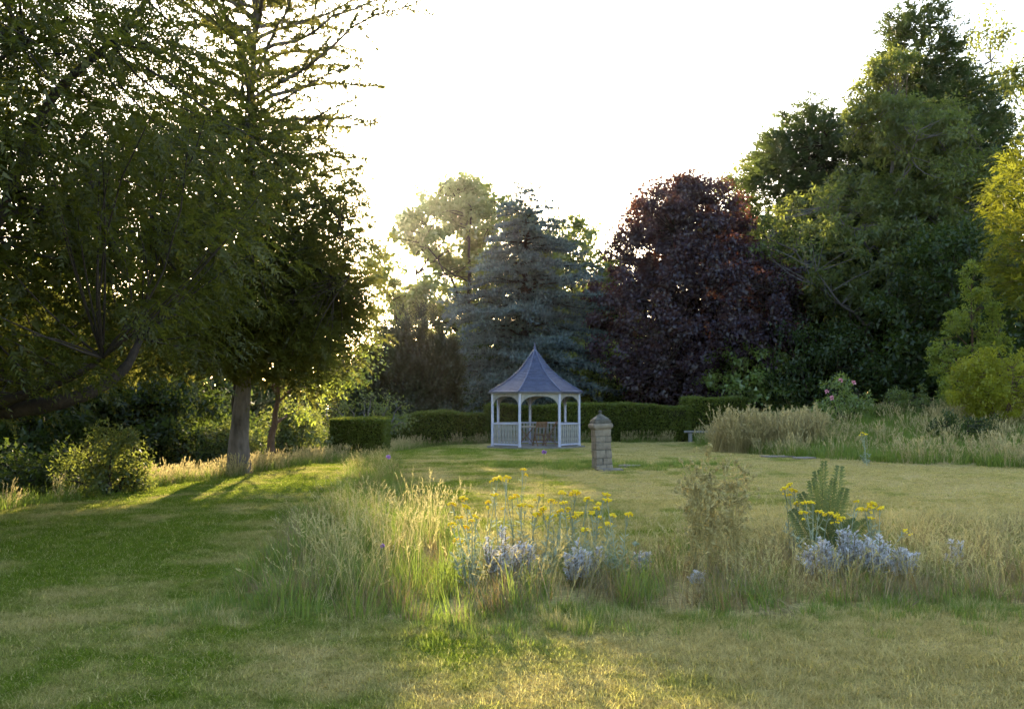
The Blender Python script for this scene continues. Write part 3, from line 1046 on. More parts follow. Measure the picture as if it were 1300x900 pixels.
M['stone'] = solid_mat('weathered_stone', (0.085, 0.068, 0.055), (0.23, 0.19, 0.15), 7, 0.95, 0.9, useattr=0.35, dist=0.02)
M['stone_dark'] = solid_mat('dark_mossy_stone', (0.035, 0.035, 0.030), (0.13, 0.115, 0.10), 9, 0.95, 0.9, dist=0.02)


def build_gazebo():
    NS = 7
    GX, GY = at(679, 514, 38.3)[0], 38.3
    base = np.array([GX, GY, gz(GX, GY) + 0.0])
    G = thing('gazebo', 'white seven-sided garden gazebo with a blue slate bell roof', 'gazebo', base)
    R, RE = 1.70, 1.81
    rot = math.radians(5.2)
    th = [rot + math.radians(180.0 / NS + 360.0 / NS * k) for k in range(NS)]

    def P(r, a, z):
        return np.array([r * math.sin(a), -r * math.cos(a), z])

    # plinth
    A = Acc()
    ring = [P(R + 0.22, a, 0.0) for a in th]
    V, Q = [], []
    for i in range(NS):
        a, b = ring[i], ring[(i + 1) % NS]
        c = (a + b) / 2
        A.add([a + UPV * -.15, b + UPV * -.15, b + UPV * .07, a + UPV * .07], [[0, 1, 2, 3]])
        A.add([[0, 0, .07], a + UPV * .07, c + UPV * .07, b + UPV * .07], [[0, 1, 2, 3]])
    A.obj('base_slab', M['concrete'], G)
    # posts
    pa = Acc()
    ang = np.linspace(0, 2 * PI, 9)[:-1] + PI / 8
    w = 0.050
    oct_ = np.stack([np.cos(ang) * w, np.sin(ang) * w], 1)
    for z0, z1, k in ((0.07, 0.16, 1.25), (0.16, 2.02, 1.0), (2.02, 2.10, 1.3)):
        V = [[x * k, y * k, z] for z in (z0, z1) for x, y in oct_]
        pa.add(V, [[i, (i + 1) % 8, (i + 1) % 8 + 8, i + 8] for i in range(8)])
        pa.add([[x * k, y * k, z1] for x, y in oct_], [[0, 1, 2, 3], [0, 3, 4, 7], [4, 5, 6, 7]])
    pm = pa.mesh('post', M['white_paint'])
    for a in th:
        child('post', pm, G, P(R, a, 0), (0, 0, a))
    # fretted baluster board, shared
    hb = 0.74
    zz = np.linspace(0, hb, 23)
    halfw = 0.060 - 0.020 * np.sin(zz / hb * PI * 4) ** 2 - 0.012 * (np.abs(zz - hb / 2) < 0.05)
    V, Q = [], []
    for z, hw in zip(zz, halfw):
        V += [[-hw, -.011, z], [hw, -.011, z], [hw, .011, z], [-hw, .011, z]]
    for i in range(len(zz) - 1):
        for j in range(4):
            Q.append([i * 4 + j, i * 4 + (j + 1) % 4, i * 4 + 4 + (j + 1) % 4, i * 4 + 4 + j])
    bm_ = Acc().add(V, Q).mesh('baluster', M['cream_paint'])
    g = np.random.default_rng(3)
    side = 2 * R * math.sin(PI / NS)
    zprof = lambda r: np.interp(r / RE, [0, .10, .186, .32, .54, .78, 1.0], [1.0, .855, .727, .532, .315, .14, 0.0])
    ZE, ZA = 2.10, 3.74
    for i in range(NS):
        a0, a1 = th[i], th[(i + 1) % NS]
        m0, m1 = P(R, a0, 0), P(R, a1, 0)
        mid = (m0 + m1) / 2
        d = unit(m1 - m0)
        yaw = math.atan2(d[1], d[0])
        hl = side / 2 - 0.05
        if i != NS - 1:      # the face towards the lawn stands open
            fr = Acc()
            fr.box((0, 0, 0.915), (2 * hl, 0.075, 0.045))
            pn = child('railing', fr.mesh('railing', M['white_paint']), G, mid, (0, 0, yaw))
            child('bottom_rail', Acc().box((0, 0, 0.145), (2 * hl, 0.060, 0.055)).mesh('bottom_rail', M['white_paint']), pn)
            nb_ = 9
            for k in range(nb_):
                child('baluster', bm_, pn, ((k - (nb_ - 1) / 2) * (2 * hl / nb_), 0, 0.1615))
        # arched valance with a scalloped edge
        va = Acc()
        n = 40
        xs = np.linspace(-hl + 0.003, hl - 0.003, n + 1)
        V, Q = [], []
        for j, x in enumerate(xs):
            q = abs(x) / hl
            arch = 2.00 - 0.05 - 0.42 * (1 - math.sqrt(max(0, 1 - (q * 0.995) ** 2.6)))
            arch -= 0.022 * abs(math.sin(j * PI / 2.0 + PI / 4))*(1 if j % 2 else 0)
            for y in (-.012, .012):
                V += [[x, y, 2.045], [x, y, arch]]
        for j in range(n):
            b = j * 4
            Q += [[b, b + 1, b + 5, b + 4], [b + 2, b + 6, b + 7, b + 3], [b + 1, b + 3, b + 7, b + 5]]
        va.add(V, Q)
        child('valance', va.mesh('valance', M['cream_paint']), G, mid, (0, 0, yaw))
        bb = Acc()
        bb.box((0, 0, 2.075), (side - 0.004, 0.055, 0.058))
        child('eave_beam', bb.mesh('eave_beam', M['white_paint']), G, mid, (0, 0, yaw))
        # roof facet of stepped shingle courses
        ro = Acc()
        nco = 24
        rs = RE * (1 - np.linspace(0, 1, nco + 1) ** 0.9 * 0.97)
        for c in range(nco):
            r0, r1 = rs[c], rs[c + 1]
            z0, z1 = ZE + (ZA - ZE) * zprof(r0), ZE + (ZA - ZE) * zprof(r1)
            A0, A1 = P(r0, a0, z0 + .020), P(r0, a1, z0 + .020)
            B0, B1 = P(r1, a0, z1 + .001), P(r1, a1, z1 + .001)
            C0, C1 = P(r0, a0, z0 - .003), P(r0, a1, z0 - .003)
            nt_ = max(1, int(round(np.linalg.norm(A1 - A0) / 0.15)))
            for t in range(nt_):
                f0, f1 = t / nt_, (t + 1) / nt_
                if t:
                    f0 += 0.006 / max(.1, np.linalg.norm(A1 - A0))
                dz = UPV * g.uniform(-.002, .003)
                q = [A0 + (A1 - A0) * f0 + dz, A0 + (A1 - A0) * f1 + dz, B0 + (B1 - B0) * f1, B0 + (B1 - B0) * f0]
                k_ = [C0 + (C1 - C0) * f0, C0 + (C1 - C0) * f1, q[1], q[0]]
                v = g.uniform(0, 1)
                ro.add(q, [[0, 1, 2, 3]], v)
                ro.add(k_, [[0, 1, 2, 3]], v)
            ro.add([P(r0, a0, z0 - .012), P(r0, a1, z0 - .012), P(r1, a1, z1 - .012), P(r1, a0, z1 - .012)], [[3, 2, 1, 0]], .1)
        ro.obj('roof_facet', M['slate'], G)
        # hip
        hp = Acc()
        path = np.array([P(r, a0, ZE + (ZA - ZE) * zprof(r) + .028) for r in np.linspace(RE + .01, 0.05, 16)])
        hp.tube(path, 0.024, 6)
        hp.obj('ridge_cap', M['ridge'], G, True)
        gu = Acc()
        e0, e1 = P(RE + .035, a0, ZE - .02), P(RE + .035, a1, ZE - .02)
        gu.bar(e0, e1, 0.06, 0.055)
        gu.obj('gutter', M['gutter'], G)
        so = Acc()
        so.add([P(R, a0, ZE - .005), P(R, a1, ZE - .005), P(RE + .01, a1, ZE - .015), P(RE + .01, a0, ZE - .015)], [[0, 1, 2, 3]])
        so.obj('soffit', M['cream_paint'], G)
    fi = Acc()
    fi.lathe((0, 0, ZA - .05), [(.085, -.02), (.085, .03), (.055, .05), (.03, .08), (.045, .11), (.055, .14), (.04, .17), (.016, .20), (.012, .30), (.001, .33)], 14)
    fi.obj('finial', M['ridge'], G, True)
    return base, rot


GB, GROT = build_gazebo()
FL = GB[2] + 0.07


def garden_table(loc):
    t = thing('garden_table', 'round slatted wooden table standing inside the gazebo', 'table', loc)
    A = Acc()
    r = 0.42
    for k in range(9):
        x = -r + (k + .5) * 2 * r / 9
        ln = 2 * math.sqrt(max(.02, r * r - x * x))
        A.box((x, 0, .72), (2 * r / 9 - .008, ln, .024), a=(k * 37 % 10) / 10)
    A.box((0, 0, .695), (.72, .05, .03))
    A.obj('table_top', M['pale_wood'], t)
    for s in (-1, 1):
        for q in (-1, 1):
            B = Acc().bar((s * .30, q * .24, .012), (-s * .26, q * .24, .675), .04, .022)
            B.obj('leg', M['teak'], t)
    Acc().bar((-.02, -.27, .35), (-.02, .27, .35), .025, .025).obj('stretcher', M['teak'], t)


def folding_chair(loc, yaw, label):
    t = thing('folding_chair', label, 'chair', loc, yaw, 'wooden chairs in the gazebo')
    # faces +y: backrest at -y
    for s in (-1, 1):
        Acc().bar((s * .20, .26, .0), (s * .20, -.26, .92), .035, .022).obj('back_leg', M['teak'], t)
        Acc().bar((s * .165, -.24, .0), (s * .165, .18, .43), .035, .022).obj('front_leg', M['teak'], t)
    se = child('seat', Acc().bar((-.15, .0, .415), (.15, .0, .415), .03, .02).mesh('seat', M['teak']), t)
    sl = Acc().box((0, 0, 0), (.36, .055, .016)).mesh('slat', M['teak'])
    for k in range(6):
        child('slat', sl, se, (0, -.17 + k * .068, .436))
    bk = child('backrest', Acc().bar((-.195, -.235, .885), (.195, -.235, .885), .02, .05).bar((-.195, -.145, .72), (.195, -.145, .72), .02, .04).mesh('backrest', M['teak']), t)
    sv = Acc().bar((0, -.150, .735), (0, -.225, .865), .03, .014).mesh('slat', M['teak'])
    for k in range(8):
        child('slat', sv, bk, (-.165 + k * .047, 0, 0))
    Acc().bar((-.19, .14, .21), (.19, .14, .21), .022, .022).obj('stretcher', M['teak'], t)


garden_table((GB[0] - 0.32, GB[1] + 0.15, FL))
folding_chair((GB[0] + 0.18, GB[1] - 0.45, FL), math.radians(18), 'brown folding chair drawn up to the table in the gazebo')
folding_chair((GB[0] + 0.62, GB[1] + 0.25, FL), math.radians(78), 'brown folding chair standing side-on at the far side of the table')


# ------------------------------------------------------------------ stone pillar
def bevel_block(sx, sy, sz, b, g, j=0.006):
    """stone block with worn edges, origin in the middle"""
    A = Acc()
    X, Y, Z = sx / 2, sy / 2, sz / 2
    lev = [(-Z, b), (-Z + b, 0), (Z - b, 0), (Z, b)]
    V = []
    for z, ins in lev:
        x, y = X - ins, Y - ins
        c = b if ins == 0 else b * .6
        for p in ((-x + c, -y), (x - c, -y), (x, -y + c), (x, y - c), (x - c, y), (-x + c, y), (-x, y - c), (-x, -y + c)):
            V.append([p[0] + g.normal() * j, p[1] + g.normal() * j, z + g.normal() * j * .5])
    Q = [[i * 8 + k, i * 8 + (k + 1) % 8, i * 8 + 8 + (k + 1) % 8, i * 8 + 8 + k] for i in range(3) for k in range(8)]
    Q += [[24, 25, 26, 27], [24, 27, 28, 31], [28, 29, 30, 31]]
    Q += [[3, 2, 1, 0], [7, 4, 3, 0], [7, 6, 5, 4]]
    A.add(V, Q, g.uniform(0, 1))
    return A


def build_pillar():
    g = np.random.default_rng(9)
    b = foot(764, 25.4)
    T = thing('stone_pillar', 'weathered square stone pillar with a moulded pyramid cap on the lawn', 'pillar', b, math.radians(14))
    T.rotation_euler = (math.radians(0.6), math.radians(-2.2), math.radians(12))
    z = -0.08
    W = .42
    first = True
    for i, h in enumerate((.19, .165, .21, .19, .15, .17)):
        w = W + (.02 if i == 0 else 0)
        split = [(0.0, 1.0)] if i in (3, 5) else ([(0, .42), (.42, 1)] if i % 2 else [(0, .62), (.62, 1)])
        for s0, s1 in split:
            for q0, q1 in ((0, .5), (.5, 1)):
                bl = bevel_block((s1 - s0) * w - .006, (q1 - q0) * w - .006, h - .008, .012, g)
                child('stone', bl.mesh('stone', M['stone']), T, ((s0 + s1) / 2 * w - w / 2, (q0 + q1) / 2 * w - w / 2, z + h / 2))
        z += h
    core = Acc().box((0, 0, z / 2), (W - .03, W - .03, z - .02))
    core.obj('mortar', M['stone_dark'], T)

    def sq(levels, name, mat):
        A = Acc()
        V = []
        for zz, hw in levels:
            c = .02
            for p in ((-hw + c, -hw), (hw - c, -hw), (hw, -hw + c), (hw, hw - c), (hw - c, hw), (-hw + c, hw), (-hw, hw - c), (-hw, -hw + c)):
                V.append([p[0] + g.normal() * .003, p[1] + g.normal() * .003, zz + g.normal() * .002])
        n = len(levels)
        Q = [[i * 8 + k, i * 8 + (k + 1) % 8, i * 8 + 8 + (k + 1) % 8, i * 8 + 8 + k] for i in range(n - 1) for k in range(8)]
        k = (n - 1) * 8
        Q += [[k, k + 1, k + 2, k + 3], [k, k + 3, k + 4, k + 7], [k + 4, k + 5, k + 6, k + 7]]
        Q += [[3, 2, 1, 0], [7, 4, 3, 0], [7, 6, 5, 4]]
        A.add(V, Q)
        A.obj(name, mat, T, False)

    sq([(z, .212), (z + .03, .235), (z + .06, .258), (z + .11, .258), (z + .14, .245), (z + .155, .225)], 'capital', M['stone'])
    sq([(z + .157, .205), (z + .17, .22), (z + .225, .22), (z + .235, .21)], 'cap_slab', M['stone_dark'])
    sq([(z + .237, .190), (z + .265, .190), (z + .275, .170), (z + .36, .075), (z + .375, .055)], 'pyramid_cap', M['stone_dark'])
    fi = Acc()
    fi.lathe((0, 0, z + .372), [(.06, 0), (.035, .02), (.03, .04), (.048, .065), (.045, .09), (.02, .11), (.001, .12)], 12)
    fi.obj('finial', M['stone_dark'], T, True)


build_pillar()


def slab(name, label, px, Y, sx, sy, sz, yaw, z=0.0, seed=0, cat='paving stone'):
    g = np.random.default_rng(seed + 200)
    o = bevel_block(sx, sy, sz, .02, g, .012).obj(name, M['stone'])
    p = foot(px, Y)
    o.location = (p[0], p[1], p[2] + z)
    o.rotation_euler = (0, 0, yaw)
    tag(o, label, cat)
    return o


slab('paving_stone', 'flat stone half sunk at the foot of the pillar', 773, 24.8, .62, .34, .07, .1, .012, 1)
slab('paving_stone', 'long flat stone in the green tufts past the pillar', 798, 26.0, .55, .5, .07, -.3, .015, 2)
slab('paving_stone', 'flat grey stone lying before the dry grass clump', 985, 30.5, .9, .6, .07, .2, .012, 3)
slab('paving_stone', 'broken flat stone beside the larger grey one near the dry grass', 1020, 29.6, .6, .45, .07, .6, .012, 4)


def build_bench():
    b = foot(888, 43.0)
    t = thing('stone_bench', 'low grey stone bench at the end of the hedge', 'bench', b, math.radians(-6))
    g = np.random.default_rng(4)
    child('seat', bevel_block(1.35, .42, .09, .015, g, .003).mesh('seat', M['concrete']), t, (0, 0, .43))
    lg = bevel_block(.16, .34, .43, .02, g, .003).mesh('leg', M['concrete'])
    for s in (-1, 1):
        child('leg', lg, t, (s * .42, 0, .17))


build_bench()


# ------------------------------------------------------------------ grass
def ribbon(acc, p, yaw, h, w, bend, v, segs=3, tipw=0.15):
    """one blade or stalk as a curved tapering ribbon"""
    t = np.linspace(0, 1, segs + 1)
    d = np.array([math.cos(yaw), math.sin(yaw), 0])
    s = np.array([-math.sin(yaw), math.cos(yaw), 0])
    c = p + d * (bend * t ** 2)[:, None] + UPV * (h * t - 0.35 * bend * t ** 2)[:, None]
    ww = w * (1 - (1 - tipw) * t)
    V = np.empty((segs + 1, 2, 3))
    V[:, 0] = c - s * ww[:, None] / 2
    V[:, 1] = c + s * ww[:, None] / 2
    i = np.arange(segs) * 2
    acc.add(V.reshape(-1, 3), np.stack([i, i + 1, i + 3, i + 2], 1), v)
    return c


PROTO = {}


def proto(name, acc, mats):
    """tuft used many times over by the scatters; lives in data only"""
    me = acc.mesh(name, mats[0])
    for m in mats[1:]:
        me.materials.append(m)
    o = bpy.data.objects.new(name, me)
    PROTO[name] = o
    return o


def lawn_tuft(name, seed, r, n, h0, h1, w):
    g = np.random.default_rng(seed)
    A = Acc()
    for i in range(n):
        a, q = g.uniform(0, 6.28), r * math.sqrt(g.uniform())
        p = np.array([math.cos(a) * q, math.sin(a) * q, -0.005])
        h = g.uniform(h0, h1)
        ribbon(A, p, g.uniform(0, 6.28), h, w * g.uniform(.7, 1.3), h * g.uniform(.5, 1.8), g.uniform(0, 1), 2)
    proto(name, A, [M['blade']])


for i in range(4):
    lawn_tuft('turf_tuft_%d' % i, 300 + i, 0.17, 130, 0.012, 0.042, 0.0050)
for i in range(2):
    lawn_tuft('rank_tuft_%d' % i, 330 + i, 0.09, 60, 0.03, 0.075, 0.0055)
    lawn_tuft('far_tuft_%d' % i, 320 + i, 0.30, 90, 0.012, 0.034, 0.012)


def green_tuft(name, seed, n, h0, h1, r, w, mat='green_blade'):
    g = np.random.default_rng(seed)
    A = Acc()
    for i in range(n):
        a, q = g.uniform(0, 6.28), r * math.sqrt(g.uniform())
        p = np.array([math.cos(a) * q, math.sin(a) * q, -0.01])
        h = g.uniform(h0, h1)
        ribbon(A, p, a + g.normal() * .8, h, w * g.uniform(.7, 1.3), h * g.uniform(.1, .9), g.uniform(0, 1), 4, 0.1)
    proto(name, A, [M[mat]])


def straw_tuft(name, seed, n, h0, h1, r, w, mat='straw', head=0.11, hw=0.016):
    g = np.random.default_rng(seed)
    A = Acc()
    for i in range(n):
        a, q = g.uniform(0, 6.28), r * math.sqrt(g.uniform())
        p = np.array([math.cos(a) * q, math.sin(a) * q, -0.01])
        h = g.uniform(h0, h1)
        v = g.uniform(0, 1)
        yaw = a + g.normal() * .9
        c = ribbon(A, p, yaw, h, w, h * g.uniform(.05, .35), v, 4, .6)
        # feathery seed head
        tip, d = c[-1], unit(c[-1] - c[-2])
        k = 7
        tt = np.linspace(-.9, .15, k)
        hl = head * g.uniform(.6, 1.3)
        P = tip + d * (tt * hl)[:, None]
        D = d * 1.0 + g.normal(size=(k, 3)) * .42
        leaf_quads(A, P, D, g.normal(size=(k, 3)), np.full(k, hl * .42), np.full(k, hw * g.uniform(.7, 1.2)), np.clip(v + g.normal(size=k) * .15, 0, 1))
        if g.uniform() < .6:
            ribbon(A, p + np.array([0, 0, h * .25]), g.uniform(0, 6.28), h * .35, w * 1.6, h * .3, v * .6, 3, .1)
    proto(name, A, [M[mat]])


for i in range(3):
    green_tuft('green_tuft_%d' % i, 340 + i, 46, .16, .42, .13, .0075)
    green_tuft('low_green_%d' % i, 350 + i, 44, .07, .20, .14, .0075)
    straw_tuft('straw_tuft_%d' % i, 360 + i, 20, .36, .86, .22, .0034, 'straw', .10, .011)
    straw_tuft('pale_tuft_%d' % i, 370 + i, 26, .8, 1.35, .22, .010, 'pale_straw', .22, .035)
    straw_tuft('bank_tuft_%d' % i, 380 + i, 24, .35, .80, .28, .009, 'pale_straw', .14, .03)
    green_tuft('brown_tuft_%d' % i, 390 + i, 26, .12, .40, .13, .006, 'brown_stalk')
    green_tuft('dry_low_%d' % i, 440 + i, 40, .08, .24, .15, .0060, 'straw')
    green_tuft('bank_green_%d' % i, 395 + i, 40, .15, .50, .25, .016)


def scatter_group(colname, coll):
    ng = bpy.data.node_groups.new(colname, 'GeometryNodeTree')
    ng.interface.new_socket('Geometry', in_out='INPUT', socket_type='NodeSocketGeometry')
    ng.interface.new_socket('Geometry', in_out='OUTPUT', socket_type='NodeSocketGeometry')
    gi = ng.nodes.new('NodeGroupInput')
    go = ng.nodes.new('NodeGroupOutput')
    ci = ng.nodes.new('GeometryNodeCollectionInfo')
    ci.inputs['Collection'].default_value = coll
    ci.inputs['Separate Children'].default_value = True
    ci.inputs['Reset Children'].default_value = True
    iop = ng.nodes.new('GeometryNodeInstanceOnPoints')
    iop.inputs['Pick Instance'].default_value = True

    def attr(nm, ty):
        a = ng.nodes.new('GeometryNodeInputNamedAttribute')
        a.data_type = ty
        a.inputs['Name'].default_value = nm
        return a.outputs[0]

    e2r = ng.nodes.new('FunctionNodeEulerToRotation')
    L = ng.links.new
    L(gi.outputs[0], iop.inputs['Points'])
    L(ci.outputs[0], iop.inputs['Instance'])
    L(attr('rot', 'FLOAT_VECTOR'), e2r.inputs[0])
    L(e2r.outputs[0], iop.inputs['Rotation'])
    L(attr('scl', 'FLOAT_VECTOR'), iop.inputs['Scale'])
    L(attr('idx', 'INT'), iop.inputs['Instance Index'])
    L(iop.outputs[0], go.inputs[0])
    return ng


def scatter(name, label, cat, pts, names, seed, smin=.8, smax=1.25, tilt=.12, weights=None, hs=None):
    """grows tufts over the given ground points"""
    g = np.random.default_rng(seed)
    coll = bpy.data.collections.new(name + '_tufts')
    for nme in sorted(names):
        coll.objects.link(PROTO[nme])
    n = len(pts)
    me = bpy.data.meshes.new(name)
    me.vertices.add(n)
    me.vertices.foreach_set('co', pts.astype(np.float32).ravel())
    rot = np.stack([g.normal(size=n) * tilt, g.normal(size=n) * tilt, g.uniform(0, 6.28, n)], 1)
    sc_ = g.uniform(smin, smax, n)
    scl = np.stack([sc_, sc_, sc_ * (hs if hs is not None else 1.0)], 1)
    if weights is None:
        idx = g.integers(len(names), size=n)
    else:
        order = sorted(range(len(names)), key=lambda i: names[i])
        w = np.array([weights[i] for i in order], float)
        idx = g.choice(len(names), n, p=w / w.sum())
    a = me.attributes.new('rot', 'FLOAT_VECTOR', 'POINT')
    a.data.foreach_set('vector', rot.astype(np.float32).ravel())
    a = me.attributes.new('scl', 'FLOAT_VECTOR', 'POINT')
    a.data.foreach_set('vector', scl.astype(np.float32).ravel())
    a = me.attributes.new('idx', 'INT', 'POINT')
    a.data.foreach_set('value', idx.astype(np.int32))
    o = bpy.data.objects.new(name, me)
    COL.objects.link(o)
    md = o.modifiers.new('tufts', 'NODES')
    md.node_group = scatter_group(name + '_growth', coll)
    tag(o, label, cat, kind='stuff')
    return o


def on_ground(x, y):
    return np.stack([x, y, ground_z(x, y)], 1)


def px_of(x, y):
    return 650 + x / y * FPX


# outline of the unmown bed as (x, y) on the ground
def bed_mask(x, y):
    """1 inside the unmown flower bed, 0 on the mown lawn"""
    wob = .22 * np.sin(x * 2.3) + .15 * np.sin(x * 5.1 + 1) + .12 * np.sin(y * 3.1)
    front = 7.55 + 0.10 * np.abs(x) + wob * .6
    back = np.interp(x, [-3, -1.2, -.6, .3, 1.2, 2.0, 3.5, 8], [15.5, 13.0, 11.0, 10.3, 10.4, 11.5, 12.6, 13.5]) + wob
    left = -1.95 - (y - 8) * 0.16 + wob * .7
    main = (y > front) & (y < back) & (x > left)
    # strip of uncut grass leading towards the hedge block
    cx = np.interp(y, [8, 12, 18, 24, 30, 33], [-1.3, -1.7, -2.45, -3.35, -4.2, -4.6])
    hw = np.interp(y, [8, 12, 18, 24, 30, 33], [.9, .9, .75, .6, .55, .5])
    strip = (np.abs(x - cx + wob * .4) < hw) & (y > front) & (y < 33)
    return main | strip


def bank_mask(x, y):
    w = .5 * np.sin(x * 1.1) + .3 * np.sin(x * 2.7 + y)
    d1 = y > np.interp(x, [7, 9.5, 11, 12.5, 20], [33, 29.5, 26.8, 25.0, 23]) + w
    return d1 & (x > 7.6 + w * .5)


def verge_mask(x, y):
    return (edge_x(y) - x) > 0.35


def lawn_scatter():
    g = np.random.default_rng(600)
    n = 21000
    # near lawn
    y = 4.2 + (17 - 4.2) * g.uniform(0, 1, n) ** 1.15
    hw = 0.56 * y + 2.6
    x = g.uniform(-1, 1, n) * hw
    k = ~bed_mask(x, y) & ~verge_mask(x, y)
    scatter('lawn_grass', 'short mown grass, patchy green and straw, on the near lawn', 'grass', on_ground(x[k], y[k]), ['turf_tuft_%d' % i for i in range(4)], 601, .8, 1.3, .06)
    n = 4200
    y = 4.4 + 10 * g.uniform(0, 1, n) ** 1.3
    x = g.uniform(-1, 1, n) * (0.56 * y + .5)
    k = ~bed_mask(x, y) & ~verge_mask(x, y) & (lump(np.stack([x, y, 0 * x], 1), 2.2) > .1)
    scatter('rank_grass', 'longer grass tufts the mower missed on the near lawn', 'grass', on_ground(x[k], y[k]), ['rank_tuft_0', 'rank_tuft_1'], 603, .7, 1.3, .15)
    n = 18000
    y = 16 + 27 * g.uniform(0, 1, n) ** .9
    x = g.uniform(-1, 1, n) * (0.55 * y + 3)
    k = ~bed_mask(x, y) & ~verge_mask(x, y) & ~bank_mask(x, y) & (np.hypot(x - GB[0], y - GB[1]) > 2.2)
    scatter('far_lawn_grass', 'mown grass of the far lawn around the pillar and gazebo', 'grass', on_ground(x[k], y[k]), ['far_tuft_0', 'far_tuft_1'], 602, .8, 1.3, .06)


lawn_scatter()


def bed_scatter():
    g = np.random.default_rng(610)
    n = 26000
    x = g.uniform(-7, 9, n)
    y = g.uniform(7.2, 33, n)
    k = bed_mask(x, y) & (np.abs(x) < .58 * y)
    x, y = x[k], y[k]
    r = g.uniform(0, 1, len(x))
    left = x < -.35 + .25 * np.sin(y * 2)
    right = x > 1.9
    dens_s = np.where(left, .085, np.where(right, .16, .10)) * np.where(y > 14, .35, 1)
    front = y < 8.0 + .1 * np.abs(x)
    ks = (r < dens_s) & ~front
    edge = sstep(x + 1.95 + (y - 8) * .16, 0, .9)
    hs = np.where(left, .42 + .42 * edge, np.where(right, .54, .60)) * np.where(y > 14, .6, 1) * g.uniform(.75, 1.15, len(x))
    scatter('long_grass', 'straw-coloured seeding long grass of the unmown bed', 'grass', on_ground(x[ks], y[ks]), ['straw_tuft_%d' % i for i in range(3)], 611, .8, 1.1, .16,
            hs=hs[ks])
    r2 = g.uniform(0, 1, len(x))
    kg = r2 < np.where(left, .19, np.where(y > 14, .35, .06))
    hg = np.where(y > 14, .6, 1.0) * np.where(right, .7, 1)
    scatter('green_grass', 'green leafy grass growing through the unmown bed', 'grass', on_ground(x[kg], y[kg]), ['green_tuft_%d' % i for i in range(3)], 612, .7, 1.2, .18, hs=hg[kg])
    r3 = g.uniform(0, 1, len(x))
    kb = r3 < np.where(left, .10, .22)
    kb &= (y < 13)
    scatter('dead_stems', 'brown dead grass and stems at the foot of the bed', 'grass', on_ground(x[kb], y[kb]), ['brown_tuft_%d' % i for i in range(3)], 613, .6, 1.2, .3)
    k5 = g.uniform(0, 1, len(x)) < np.where(y > 14, .35, .22)
    scatter('under_grass', 'short rough grass covering the floor of the unmown bed', 'grass', on_ground(x[k5], y[k5]), ['low_green_%d' % i for i in range(3)] + ['dry_low_0', 'brown_tuft_0'], 616, .6, 1.1, .2)
    # lush green fringe along the front of the bed, thinning into the lawn
    n = 900
    x = g.uniform(-2.6, 6.0, n)
    y = 7.35 + .10 * np.abs(x) + g.normal(size=n) * .28 + .13 * np.sin(x * 2.3)
    k = g.uniform(0, 1, n) < (.55 + .45 * np.sin(x * 1.9 + 1.0))
    scatter('edge_grass', 'fresh green grass fringe along the front of the bed', 'grass', on_ground(x[k], y[k]), ['low_green_%d' % i for i in range(3)] + ['dry_low_0'], 614, .35, .75, .12)
    # rank green tufts round the pillar and the flat stones
    n = 520
    a = g.uniform(0, 6.28, n)
    q = g.uniform(0, 1, n) ** .6
    x = 2.6 + np.cos(a) * q * 3.4
    y = 26.2 + np.sin(a) * q * 1.5 + .25 * np.sin(x * 3)
    k = (g.uniform(0, 1, n) < .5 + .5 * np.sin(x * 2.1) * np.sin(y * 3.3 + x)) & ((np.abs(x - 2.3) > .34) | (np.abs(y - 25.4) > .34))
    scatter('pillar_grass', 'rough green tufts round the stone pillar', 'grass', on_ground(x[k], y[k]), ['low_green_%d' % i for i in range(3)], 615, .7, 1.3, .12)


bed_scatter()


